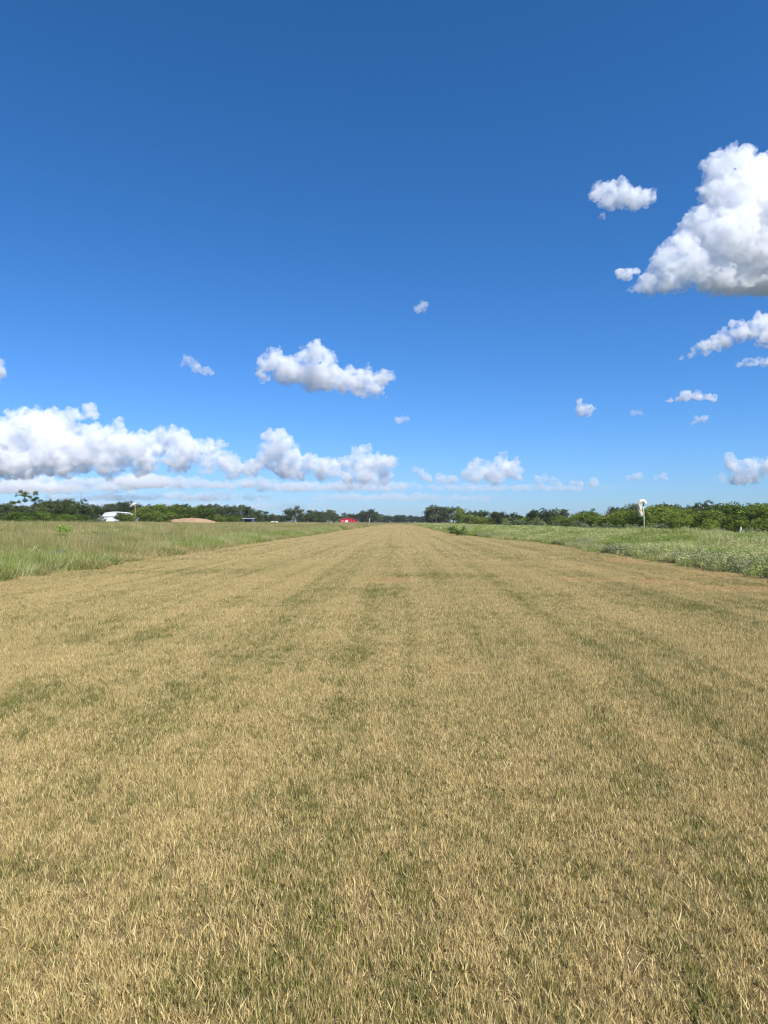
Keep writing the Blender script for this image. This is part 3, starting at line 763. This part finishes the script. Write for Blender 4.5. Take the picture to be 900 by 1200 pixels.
def windsock_right():
    Y = 76.0; b = P(755.3, 628, Y); base = Vector((b.x, Y, gzf(b.x, Y)))
    t = thing('windsock', 'limp white and cream windsock drooping over a leaning pole by the thicket', 'windsock', base)
    L = lambda px, py, dy=0.0: P(px, py, Y + dy) - base
    top = L(754.1, 592.5)
    MB().tube([Vector((0, 0, -0.3)), L(754.8, 612), top], [0.055, 0.05, 0.042], 10).build('pole', M['pole_grey'], t, smooth=True)
    MB().tube([L(753.6, 592.8), L(754.4, 590.6), L(754.8, 589.6)], [0.07, 0.075, 0.06], 8).build('bracket', M['dark_metal'], t, smooth=True)
    hoop = MB(); c = L(755.6, 590.6); pts = [c + Vector((0.19 * math.cos(a), 0.19 * math.sin(a), 0.05 * math.cos(a))) for a in np.linspace(0, 2 * math.pi, 17)]
    hoop.tube(pts, 0.018, 6, False); hoop.build('hoop', M['grey_metal'], t, smooth=True)
    path = tube_path([L(755.9, 591.0), L(755.9, 588.9), L(754.2, 587.4), L(752.0, 587.3), L(750.0, 588.9), L(749.3, 592), L(749.7, 597), L(750.6, 601.5), L(751.2, 604.8)], 7)
    r = np.interp(np.linspace(0, 1, len(path)), [0, .12, .3, .5, .75, 1], [.15, .17, .19, .215, .225, .19])
    cut = int(len(path) * 0.45)
    def sock(name, pp, rr, mat, seed):
        g = np.random.default_rng(seed); mb = MB(); mb.tube(pp, rr, 18, False)
        v = []
        for i, p in enumerate(mb.v):                       # creases in the slack cloth
            ax = pp[i // 18]; d = Vector(p) - ax; k = i % 18
            v.append(tuple(ax + d * (1 + 0.13 * math.sin(k * 1.4 + (i // 18) * 0.55) + 0.07 * math.sin((i // 18) * 1.9 + k))))
        mb.v = v; return mb.build(name, mat, t, smooth=True)
    sock('sock', path[:cut + 1], list(r[:cut + 1]), M['sock_white'], 1)
    sock('sock_tail', path[cut:], list(r[cut:] * 1.01), M['cream'], 2)
windsock_right()

def windsock_left():
    Y = 180.0; b = P(158.6, 610, Y); base = Vector((b.x, Y, gzf(b.x, Y)))
    t = thing('windsock', 'small white windsock on a thin faded orange pole by the hangar', 'windsock', base)
    L = lambda px, py, dy=0.0: P(px, py, Y + dy) - base
    MB().tube([Vector((0, 0, -0.3)), L(158.6, 600), L(158.6, 591.6)], [0.05, 0.045, 0.04], 8).build('pole', M['rust_pole'], t, smooth=True)
    path = tube_path([L(158.3, 591.8), L(156.6, 590.9), L(154.8, 592.0), L(153.0, 593.6)], 6)
    MB().tube(path, [0.46 - 0.22 * i / (len(path) - 1) for i in range(len(path))], 12, False).build('sock', M['sock_white'], t, smooth=True)
    c = path[0]; MB().tube([c + Vector((0.06 * math.sin(a), 0.47 * math.sin(a), 0.47 * math.cos(a))) for a in np.linspace(0, 6.2832, 17)], 0.04, 6, False).build('hoop', M['grey_metal'], t, smooth=True)
windsock_left()

# ------------------------------------------------------------------ white hangar
def hangar():
    Y = 258.0; pl, pr = P(115.2, 608, Y), P(157.5, 608, Y); cx = (pl.x + pr.x) / 2; W = pr.x - pl.x
    base = Vector((cx, Y, gzf(cx, Y) - 0.05)); ze = P(130, 604.3, Y).z - base.z; zp = P(138, 599.9, Y).z - base.z
    t = thing('hangar', 'low white arched-roof hangar partly hidden by bushes', 'building', base, math.radians(14))
    D = 12.0; n = 20
    prof = [(-W / 2 + W * i / n, ze + (zp - ze) * (1 - abs(2 * i / n - 1) ** 2.2)) for i in range(n + 1)]
    roof = MB()
    for i in range(n):
        (x0, z0), (x1, z1) = prof[i], prof[i + 1]
        roof.quad((x0 * 1.02, -0.15, z0), (x1 * 1.02, -0.15, z1), (x1 * 1.02, D, z1), (x0 * 1.02, D, z0))
        roof.quad((x0 * 1.02, -0.15, z0 - 0.25), (x1 * 1.02, -0.15, z1 - 0.25), (x1 * 1.02, -0.15, z1), (x0 * 1.02, -0.15, z0))
    r = roof.build('roof', M['white_metal'], t)
    rib = MB().tube([(x * 1.02, 0, z + 0.03) for x, z in prof], 0.05, 4, False).mesh('seam', M['white_metal'])
    for k in range(5): put('seam', rib, r, (0, 0.4 + k * 2.6, 0))
    wall = MB()
    for i in range(n):
        (x0, z0), (x1, z1) = prof[i], prof[i + 1]
        wall.quad((x0, 0, 0), (x1, 0, 0), (x1, 0, z1 - 0.02), (x0, 0, z0 - 0.02))
        wall.quad((x0, D - .2, 0), (x1, D - .2, 0), (x1, D - .2, z1 - 0.02), (x0, D - .2, z0 - 0.02))
    for s in (-1, 1): wall.quad((s * W / 2, 0, 0), (s * W / 2, D - .2, 0), (s * W / 2, D - .2, ze), (s * W / 2, 0, ze))
    wall.build('wall', M['white_metal'], t)
    dw = W * 0.8 / 4
    panel = MB().box((0, 0, 0), (dw - 0.06, 0.08, ze * 0.86)).mesh('door_panel', M['white_paint'])
    for k in range(4): put('door_panel', panel, t, (-W * 0.4 + dw * (k + .5), -0.06 - 0.09 * (k % 2), ze * 0.43))
    MB().box((0, -0.2, ze * 0.91), (W * 0.84, 0.3, 0.24)).build('door_track', M['grey_metal'], t)
hangar()

# ------------------------------------------------------------------ dirt mound
def mound():
    s = NT('tan_dirt'); pos = s.pos(); n = s.noise(pos, 2.5, 6, 0.65)
    m = s.diffuse(s.mix(n, (0.26, 0.165, 0.09), (0.46, 0.32, 0.19)), 0.95, s.bump(n, 0.8, 0.15), 0.1)
    Y = 152.0; c = P(225, 612, Y); gx = gzf(c.x, Y); top = P(225, 607.2, Y).z - gx
    xs_, ys_ = np.linspace(-6.2, 6.2, 64), np.linspace(-4, 4, 40); X, Yg = np.meshgrid(xs_, ys_)
    e = 1 - (np.abs(X) / 6.0) ** 2.6 - (np.abs(Yg) / 3.8) ** 2.0
    e = e + 0.35 * (vnoise(X * 0.6, Yg * 0.6, 61) - 0.5) + 0.2 * (vnoise(X * 1.7, Yg * 1.7, 62) - 0.5)
    Z = np.clip(e, -0.1, 1) ** 1 if False else np.where(e > 0, np.power(np.maximum(e, 0), 0.55), e)
    Z = np.maximum(Z, -0.3) * top * (0.92 + 0.16 * vnoise(X * 0.5, Yg * 0.5, 63))
    v = np.stack([X.ravel(), Yg.ravel(), Z.ravel()], 1); nx = len(xs_)
    i, j = np.meshgrid(np.arange(nx - 1), np.arange(len(ys_) - 1)); a = (j * nx + i).ravel()
    o = put('dirt_mound', mesh_np('dirt_mound', v, np.stack([a, a + 1, a + 1 + nx, a + nx], 1), m, True), None, (c.x, Y, gx))
    tag(o, 'long low mound of bare tan dirt in the meadow', 'mound')
mound()

# ------------------------------------------------------------------ open shelter
def shelter():
    Y = 215.0; a, b = P(284, 611, Y), P(299, 611, Y); cx = (a.x + b.x) / 2; W = b.x - a.x
    base = Vector((cx, Y, gzf(cx, Y))); zr = P(290, 607.2, Y).z - base.z
    t = thing('open_shelter', 'open-sided shelter with a flat grey metal roof at the edge of the wood', 'shelter', base, 0.05)
    sheet = MB()
    for k in range(24):
        x0, x1 = -W / 2 + W * k / 24, -W / 2 + W * (k + 1) / 24; h = 0.03 * (k % 2)
        sheet.box(((x0 + x1) / 2, 1.5, zr + h), (x1 - x0, 4.4, 0.05))
    sheet.build('roof', M['grey_metal'], t)
    MB().box((0, -0.72, zr - 0.14), (W, 0.08, 0.2)).build('fascia', M['grey_metal'], t)
    post = MB().tube([(0, 0, -0.2), (0, 0, zr - 0.05)], 0.06, 6).mesh('post', M['dark_metal'])
    for x in (-W / 2 + .1, 0, W / 2 - .1):
        for y_ in (-0.55, 3.5): put('post', post, t, (x, y_, 0))
    MB().box((0, 3.62, zr * 0.45), (W * 0.98, 0.06, zr * 0.9)).build('back_wall', M['dark_wood'], t)
    tk = thing('water_tank', 'small white tank standing under the flat grey shelter roof', 'tank', base + Vector((W * 0.28, 0.9, 0)))
    tk_b = MB().tube([(0, 0, -0.05), (0, 0, 1.5), (0, 0, 1.65), (0, 0, 1.72)], [0.42, 0.42, 0.34, 0.12], 16); tk_b.build('body', M['white_paint'], tk, smooth=True)
    MB().tube([(0, 0, 1.72), (0, 0, 1.8)], 0.12, 10).build('lid', M['grey_metal'], tk)
shelter()

# ------------------------------------------------------------------ red barn
def barn():
    Y = 480.0; a, b = P(398.8, 612, Y), P(416.8, 612, Y); W = b.x - a.x; cx = (a.x + b.x) / 2
    base = Vector((cx, Y, gzf(cx, Y) - 0.1)); ze, zp = P(408, 608.3, Y).z - base.z, P(408, 606.5, Y).z - base.z
    t = thing('red_barn', 'low bright red barn with a pale-edged roof and side lean-tos', 'building', base, math.radians(5))
    D = 9.0
    w = MB()
    w.quad((-W / 2, 0, 0), (W / 2, 0, 0), (W / 2, 0, ze), (0.0, 0, zp - .1), (-W / 2, 0, ze)); w.quad((-W / 2, D, 0), (W / 2, D, 0), (W / 2, D, ze), (0, D, zp - .1), (-W / 2, D, ze))
    for s in (-1, 1): w.quad((s * W / 2, 0, 0), (s * W / 2, D, 0), (s * W / 2, D, ze), (s * W / 2, 0, ze))
    wl_ = w.build('wall', M['red'], t)
    board = MB().box((0, 0, 0), (0.06, 0.04, ze - 0.1)).mesh('batten', M['red'])
    for k in range(11): put('batten', board, wl_, (-W / 2 + W * (k + .5) / 11, -0.025, ze / 2))
    r = MB()
    for s in (-1, 1):
        r.quad((0, -0.5, zp), (s * (W / 2 + .15), -0.5, ze + 0.03), (s * (W / 2 + .15), D + .4, ze + 0.03), (0, D + .4, zp))
        r.quad((0, -0.5, zp - .18), (s * (W / 2 + .15), -0.5, ze - .15), (s * (W / 2 + .15), -0.5, ze + 0.03), (0, -0.5, zp))
    r.build('roof', M['pinkroof'], t)
    d = MB().box((-W * 0.09, -0.07, 1.25), (1.9, 0.1, 1.5)).build('sign_board', M['white_paint'], t)
    dr = MB().box((W * 0.22, -0.06, 1.1), (2.4, 0.1, 2.2)).build('door', M['dark_red'], t); MB().box((W * 0.22, -0.13, 1.1), (0.08, 0.05, 2.0)).build('door_rail', M['white_paint'], dr)
    wd = MB().box((-W * 0.36, -0.06, 1.3), (0.9, 0.08, 1.3)).build('window', M['white_paint'], t); MB().box((-W * 0.36, -0.115, 1.3), (0.7, 0.04, 1.1)).build('pane', M['pinkroof'], wd)
    for s in (-1, 1):
        x1 = s * (W / 2 + 1.7)
        lean = MB(); lean.quad((s * W / 2, -0.3, ze - .12), (x1, -0.3, ze - .55), (x1, D, ze - .55), (s * W / 2, D, ze - .12)); lean.quad((s * W / 2, -0.3, ze - .27), (x1, -0.3, ze - .7), (x1, -0.3, ze - .55), (s * W / 2, -0.3, ze - .12))
        lt = lean.build('lean_to_roof', M['pinkroof'], t)
        for y_ in (0.0, D * .5, D - .3): MB().box((x1 - s * .12, y_, (ze - .65) / 2), (0.18, 0.18, ze - .65)).build('post', M['pale_wood'], lt)
    MB().box((-W / 2 - .9, D * .7, (ze - .6) / 2), (1.5, 0.1, ze - .75)).build('lean_to_back', M['dark_wood'], t)
barn()

# ------------------------------------------------------------------ white van by the barn
def van():
    Y = 440.0; p = P(386.4, 613, Y); base = Vector((p.x, Y, gzf(p.x, Y)))
    t = thing('van', 'small white van parked in the grass beside the red barn', 'van', base, math.radians(68))
    prof = [(-2.2, .45), (2.25, .45), (2.3, .95), (1.5, 1.15), (1.0, 1.85), (-2.1, 1.9), (-2.25, 1.2)]
    mb = MB(); n = len(prof)
    for s in (-1, 1): mb.quad(*[(x, s * .9, z) for x, z in (prof if s < 0 else prof[::-1])])
    for i in range(n):
        (x0, z0), (x1, z1) = prof[i], prof[(i + 1) % n]; mb.quad((x0, -.9, z0), (x0, .9, z0), (x1, .9, z1), (x1, -.9, z1))
    body = mb.build('body', M['white_paint'], t)
    for s in (-1, 1):
        MB().box((0.3, s * .905, 1.5), (1.1, .02, .42)).build('window', M['glass'], t)
        for x in (-1.4, 1.4):
            MB().tube([(x, s * .70, .36), (x, s * .93, .36)], .36, 14).build('wheel', M['rubber'], t)
        MB().box((2.27, s * .6, .8), (.08, .3, .16)).build('headlight', M['grey_metal'], t)
    MB().quad((1.49, -.78, 1.19), (1.49, .78, 1.19), (1.06, .78, 1.79), (1.06, -.78, 1.79)).build('windscreen', M['glass'], t, (0.03, 0, .01))
van()

# ------------------------------------------------------------------ small markers in the meadow
def marker(px, py, Y, h, label, group, mat):
    p = P(px, py, Y); x = p.x; base = Vector((x, Y, gzf(x, Y)))
    t = thing('edge_marker', label, 'marker', base, random.uniform(0, 3), group)
    MB().tube([(0, 0, 0), (0, 0, h * .5), (0, 0, h)], [.13, .09, .05], 10).build('cone', mat, t, smooth=True)
    MB().box((0, 0, 0.02), (.36, .36, .06)).build('foot', mat, t)
for px in (77, 169.5, 225.5):
    Y = {77: 75, 169.5: 86, 225.5: 92}[px]; marker(px, 618, Y, P(px, 616.3, Y).z - gzf(P(px, 617, Y).x, Y), 'small pale yellow marker cone standing in the tall meadow grass', 'marker cones in the meadow', M['yellow_white'])
def drum(px, Y):
    p = P(px, 613.5, Y); z = gzf(p.x, Y)
    t = thing('white_barrel', 'white barrel lying in the grass before the sloping wood', 'barrel', (p.x, Y, z), random.uniform(-.3, .3), 'white barrels in the grass')
    MB().tube([(-.5, 0, .42), (-.47, 0, .42), (.47, 0, .42), (.5, 0, .42)], [.38, .42, .42, .38], 16).build('body', M['white_paint'], t, smooth=False)
    for x in (-.17, .17): MB().tube([(x - .02, 0, .42), (x + .02, 0, .42)], .435, 16).build('rib', M['white_paint'], t)
drum(319.3, 260); drum(324.2, 262)

# ------------------------------------------------------------------ fence posts before the thicket
def post(px, top, Y, lean, mat, label, r=0.07, bot=629):
    p = P(px, top, Y); base = Vector((P(px + lean, bot, Y).x, Y, 0)); base.z = gzf(base.x, Y)
    tp = p - base; g = np.random.default_rng(int(px)); mb = MB()
    mb.tube([Vector((0, 0, -.3)), tp * .35 + Vector((.02, 0, 0)), tp * .7 + Vector((-.015, .01, 0)), tp], [r * 1.1, r, r * .95, r * .8], 9)
    tag(mb.build('fence_post', mat, None, base, smooth=True), label, 'fence post')
post(868.6, 617.6, 62, -3.2, M['pale_wood'], 'bleached pale leaning fence post in front of the thicket', .075)
post(837.2, 620.0, 64, 0.2, M['dark_wood'], 'dark upright fence post next along from the bleached leaning one', .06)
post(811.6, 619.0, 66, 0.1, M['dark_wood'], 'dark fence post standing nearest the windsock', .06)

# ------------------------------------------------------------------ thin summer haze near the ground
def haze():
    m = NT('summer_haze'); v = m.n('ShaderNodeVolumePrincipled'); v.inputs['Color'].default_value = (0.82, 0.89, 1.0, 1)
    v.inputs['Density'].default_value = 0.00011; v.inputs['Anisotropy'].default_value = 0.1
    m.l(v.outputs[0], m.out.inputs['Volume'])
    MB().box((0, 1250, 8.5), (7100, 5600, 20)).build('haze', m.m)['kind'] = 'stuff'
    tag(bpy.data.objects['haze'], 'thin pale haze of summer air over the meadow', 'haze')
haze()

# ------------------------------------------------------------------ clouds
def cloud_mesh(sph, mpp, vox, zb, seed, rough):
    V, Fc, n = [], [], 0
    for c, r, *w in sph:
        v = ICO[0] * np.array([r * (w[0] if w else 1.0), r, r]) + np.array(c); V.append(v); Fc.append(ICO[1] + n); n += len(v)
    me = mesh_np('tmp', np.concatenate(V), np.concatenate(Fc)); tmp = bpy.data.objects.new('tmp', me); C.objects.link(tmp)
    md = tmp.modifiers.new('r', 'REMESH'); md.mode = 'VOXEL'; md.voxel_size = vox * mpp; md.use_smooth_shade = True
    dg = bpy.context.evaluated_depsgraph_get(); ev = tmp.evaluated_get(dg); out = bpy.data.meshes.new_from_object(ev)
    bpy.data.objects.remove(tmp); bpy.data.meshes.remove(me)
    nv = len(out.vertices); co = np.empty(nv * 3, np.float32); out.vertices.foreach_get('co', co); co = co.reshape(-1, 3)
    nm = np.empty(nv * 3, np.float32); out.vertices.foreach_get('normal', nm); nm = nm.reshape(-1, 3)
    if zb is not None:                                  # flat-ish cumulus base
        low = co[:, 2] < zb; co[low, 2] = zb + (co[low, 2] - zb) * 0.22
    off = Vector((seed * 13.7, 0, 0)); disp = np.empty(nv); pp = co / mpp
    N = mnoise.noise
    for i in range(nv):
        p = Vector(pp[i])
        disp[i] = 4.6 * N(p / 11 + off) + 3.2 * N(p / 5.5 + off) + 2.3 * N(p / 2.8 + off) + 1.4 * N(p / 1.5 + off)
    co = co + nm * (disp * mpp * rough)[:, None]
    out.vertices.foreach_set('co', co.ravel()); out.update()
    return out

def droplets(mfp_m, mpp=None, floor=0.0, size=9.0):
    s = NT('cloud_droplets'); v = s.n('ShaderNodeVolumeScatter'); v.inputs['Color'].default_value = (0.990, 0.992, 0.997, 1)
    v.inputs['Density'].default_value = 1.0 / mfp_m; v.inputs['Anisotropy'].default_value = 0.0
    if mpp:                                             # ragged veil: thin and thick droplets
        tc = s.n('ShaderNodeTexCoord'); n = s.noise(tc.outputs['Object'], 1 / (size * mpp), 5, 0.68)
        s.l(s.math('MULTIPLY', s.maprange(n, 0.36, 0.72, floor, 1.0), 2.2 / mfp_m), v.inputs['Density'])
    s.l(v.outputs[0], s.out.inputs['Volume']); return s.m

def cloud(label, Y, blobs, mfp, seed, group=None, base=None, depth=0.8, kids=10, vox=1.4, rough=1.0, core=True, lift=3.0):
    """blobs: picture column, row, radius in pixels; a real volume of droplets standing at distance Y, a thin veil round a denser core"""
    g = np.random.default_rng(seed); mpp = Y / F
    cen = P(sum(b[0] for b in blobs) / len(blobs), sum(b[1] for b in blobs) / len(blobs), Y)
    sph = []
    for px, py, r in blobs:
        c = P(px, py, Y) - cen; rm = r * mpp; c.y += g.normal(0, 0.35) * rm * depth
        sph.append((c, rm * 1.0))
        for q in range(kids):
            d = Vector(g.normal(size=3)); d.z = d.z * 0.8 + 0.2; d.normalize()
            rk = rm * g.uniform(0.15, 0.42); ck = c + d * rm * g.uniform(0.75, 1.02); sph.append((ck, rk))
            if rk > 3.5 * mpp:
                for q2 in range(4):
                    d2 = (d + Vector(g.normal(size=3)) * 0.8).normalized(); sph.append((ck + d2 * rk * 0.9, rk * g.uniform(0.25, 0.5)))
    zb = (P(0, base, Y) - cen).z if base else None
    out = cloud_mesh(sph, mpp, vox, zb, seed, rough)
    big = [(c, r - (2.5 + 0.22 * r / mpp) * mpp) for c, r in sph if r > 7.5 * mpp] if core else []
    out.materials.clear(); out.materials.append(droplets(mfp * (1.8 if big else 1.35) * mpp, mpp, 0.0 if big else 0.22, 10.0 if big else 5.0))
    o = tag(put('cloud', out, None, cen), label, 'cloud', group)
    if big:
        cm = cloud_mesh(big, mpp, vox * 1.4, zb + lift * mpp if zb is not None else None, seed + 50, rough * 0.9)
        cm.materials.clear(); cm.materials.append(droplets(mfp * 2.5 * mpp, mpp, 0.12, 12.0)); put('cloud_core', cm, o)
    return o

def _ico():
    import bmesh
    bm = bmesh.new(); bmesh.ops.create_icosphere(bm, subdivisions=2, radius=1.0)
    v = np.array([x.co[:] for x in bm.verts]); bm.verts.index_update(); f = np.array([[x.index for x in fc.verts] for fc in bm.faces]); bm.free(); return v, f
ICO = _ico()

cloud('towering white cumulus with a grey left flank, the highest big cloud', 3000,
      [(845, 196, 20), (868, 192, 18), (886, 206, 22), (838, 222, 18), (862, 232, 34), (895, 245, 40), (930, 240, 44), (825, 262, 24), (850, 280, 34), (885, 290, 42), (930, 290, 50), (975, 270, 40), (800, 290, 18), (785, 300, 15),
       (810, 315, 22), (770, 318, 13), (840, 325, 24), (870, 330, 26), (910, 328, 28), (785, 332, 17), (764, 330, 13), (752, 336, 10), (742, 342, 7), (776, 308, 15), (790, 312, 18), (735, 346, 4)], 7.0, 1, base=347)
cloud('tiny ragged scrap of cloud hugging the grey flank of the towering cumulus', 2950, [(727, 321, 5), (734, 325, 7), (741, 319, 5)], 6.0, 2)
cloud('small ragged white cloud alone in the deep blue beside the towering cumulus', 3400, [(703, 222, 9), (715, 222, 12), (728, 228, 14), (742, 233, 13), (755, 234, 10), (712, 240, 9), (706, 252, 4), (698, 228, 8), (761, 231, 5)], 6.5, 3)
cloud('slanting white cloud with grey underside just below the towering cumulus', 4300, [(893, 380, 12), (880, 388, 10), (865, 390, 11), (850, 397, 11), (838, 402, 10), (825, 408, 9), (812, 414, 6), (800, 421, 4), (908, 384, 14), (925, 390, 16), (895, 396, 10)], 5.5, 4, base=424)
cloud('flat sliver of cloud under the slanting cloud', 5000, [(866, 430, 4), (876, 428, 6), (888, 427, 7), (900, 428, 8), (915, 428, 9)], 6, 5, base=433)
cloud('small flat-bottomed cloud low on the blue beneath the slanting cloud', 6000, [(785, 471, 3.5), (795, 468, 5), (806, 465, 6.5), (818, 464, 6.5), (829, 466, 5), (836, 468, 3)], 6, 6, base=473)
cloud('tiny faint puff right beneath the small flat-bottomed cloud', 6500, [(817, 493, 4.5), (823, 491, 4.5), (812, 495, 2.5)], 8, 7)
cloud('small round white puff with a ragged top, alone above the thicket', 6200, [(678, 473, 5), (683, 479, 6.5), (690, 480, 6), (680, 484, 4)], 7, 8)
cloud('very faint wisp between the round puff and the flat-bottomed cloud', 6400, [(744, 482, 3.5), (750, 481, 3.5)], 12, 9)
cloud('broad white cloud with a grey base floating over the far end of the strip', 5500,
      [(312, 428, 11), (322, 420, 12), (330, 432, 16), (345, 434, 17), (358, 420, 11), (370, 416, 13), (383, 418, 11), (365, 438, 20), (385, 442, 18), (402, 446, 15), (418, 448, 15), (432, 445, 12), (447, 443, 11), (455, 440, 7), (440, 456, 11), (425, 464, 8), (440, 470, 6), (452, 468, 5), (431, 428, 3.5), (309, 440, 9)], 7.0, 10, base=466)
cloud('small pale cloud floating alone left of the broad cloud', 5600, [(214, 426, 5), (222, 424, 7), (231, 430, 8), (240, 434, 6), (246, 437, 3)], 9, 11)
cloud('tiny faint puff high in the open blue', 4500, [(490, 360, 5), (497, 361, 4.5), (494, 357, 3.5)], 11, 12)
cloud('faint scrap of cloud under the tail of the broad cloud', 6500, [(466, 491, 4), (473, 489, 5), (478, 493, 3)], 10, 13)
cloud('edge of a white cloud over the low cloud bank', 6000, [(-8, 432, 12), (-2, 428, 7), (0, 440, 7), (-14, 442, 12)], 6, 14)
cloud('long bank of heaped white cumulus low over the dark wood', 19000,
      [(15, 512, 22), (35, 500, 22), (58, 497, 20), (75, 510, 20), (92, 488, 9), (104, 482, 10), (108, 486, 8), (112, 515, 18), (100, 530, 24), (60, 530, 30), (20, 540, 26), (-15, 525, 30), (-40, 520, 34), (140, 495, 7), (140, 506, 10), (135, 525, 22), (160, 525, 20),
       (180, 520, 16), (190, 508, 9), (205, 512, 14), (215, 522, 16), (228, 528, 16), (245, 528, 12), (258, 522, 7), (170, 540, 18), (210, 540, 17), (245, 546, 12), (275, 548, 13), (292, 550, 11), (262, 540, 13), (130, 543, 18), (80, 543, 20), (30, 545, 20), (-20, 546, 22)], 6.5, 15, base=562, kids=9, vox=1.6, lift=9, rough=1.2)
cloud('upright white cumulus tower at the end of the long low bank', 18000, [(318, 512, 10), (328, 510, 10), (335, 522, 14), (322, 528, 16), (340, 536, 13), (310, 540, 12), (330, 545, 16), (350, 546, 12), (365, 545, 12), (380, 547, 12), (375, 554, 11), (392, 552, 10), (300, 548, 11), (345, 555, 12)], 6.5, 16, base=562, lift=9)
cloud('double-peaked white cumulus above the red barn', 18500, [(418, 532, 9), (427, 530, 9), (422, 544, 14), (438, 546, 14), (452, 543, 11), (460, 541, 7), (405, 545, 9), (398, 540, 5), (430, 558, 14), (450, 558, 11), (410, 560, 11)], 6.5, 17, base=572, lift=9)
cloud('jagged white cumulus low over the big trees by the strip end', 18500, [(548, 555, 9), (558, 545, 8), (561, 540, 6), (570, 552, 11), (588, 540, 9), (590, 533, 5), (596, 550, 12), (606, 555, 8), (580, 558, 12), (560, 560, 9)], 6.5, 18, base=569, lift=6)
cloud('soft low cloud between the two white cumulus heaps', 20000, [(487, 550, 5), (493, 553, 5), (500, 560, 6), (515, 562, 6), (530, 562, 6)], 10, 19)
cloud('string of faint low puffs trailing from the jagged cumulus', 20000, [(630, 562, 5), (637, 560, 4), (648, 563, 5), (632, 569, 4), (655, 565, 3), (672, 568, 5), (682, 569, 5), (696, 567, 6)], 10, 20)
cloud('white low cumulus over the thicket beyond the fence posts', 17000, [(852, 537, 6), (860, 545, 9), (872, 546, 9), (880, 543, 8), (868, 558, 11), (885, 558, 11), (900, 546, 10), (915, 552, 14), (845, 559, 6), (930, 545, 12)], 6.5, 21, base=567)
cloud('two faint low puffs above the windsock', 20000, [(741, 560, 4), (748, 559, 4.5), (769, 559, 4), (777, 558, 5)], 10, 22)
def layer(label, Y, x0, x1, py, thick, mfp, seed, group=None):
    """long flat sheet of low cloud with an uneven top"""
    g = np.random.default_rng(seed); mpp = Y / F; cen = P((x0 + x1) / 2, py, Y); sph = []
    n = int((x1 - x0) / (thick * 1.3)) + 2
    for i in range(n):
        t = (i + .5) / n; e = min(1.0, 3.2 * t * (1 - t) + 0.3)
        c = P(x0 + (x1 - x0) * t, py + g.normal(0, thick * .22), Y) - cen; c.y += g.normal(0, thick) * mpp
        sph.append((c, thick * e * g.uniform(.35, 1.0) * mpp, g.uniform(2.2, 4.5)))
    out = cloud_mesh(sph, mpp, 1.4, (P(0, py + thick * .4, Y) - cen).z, seed, 0.7)
    out.materials.clear(); out.materials.append(droplets(mfp * mpp, mpp, 0.25, 10.0))
    return tag(put('cloud', out, None, cen), label, 'cloud', group)
layer('pale flat cloud layer low behind the leaning tree', 24000, -80, 160, 574, 9, 15, 60)
layer('broad pale cloud sheet filling the gap under the long white bank', 24500, -80, 345, 567, 11, 15, 65)
layer('thin grey-blue cloud streak above the white hangar', 25000, 30, 340, 583, 7, 24, 61)
layer('faint cloud streak below the white cumulus tower', 25000, 270, 500, 571, 9, 17, 62)
layer('faintest flat cloud low over the wood by the open shelter', 26000, -80, 430, 594, 7, 28, 63)
layer('faint flat haze of cloud beneath the jagged cumulus', 26000, 480, 720, 572, 6, 26, 64)
layer('faint flat cloud low over the far tree line', 26000, 330, 600, 584, 6, 26, 66)
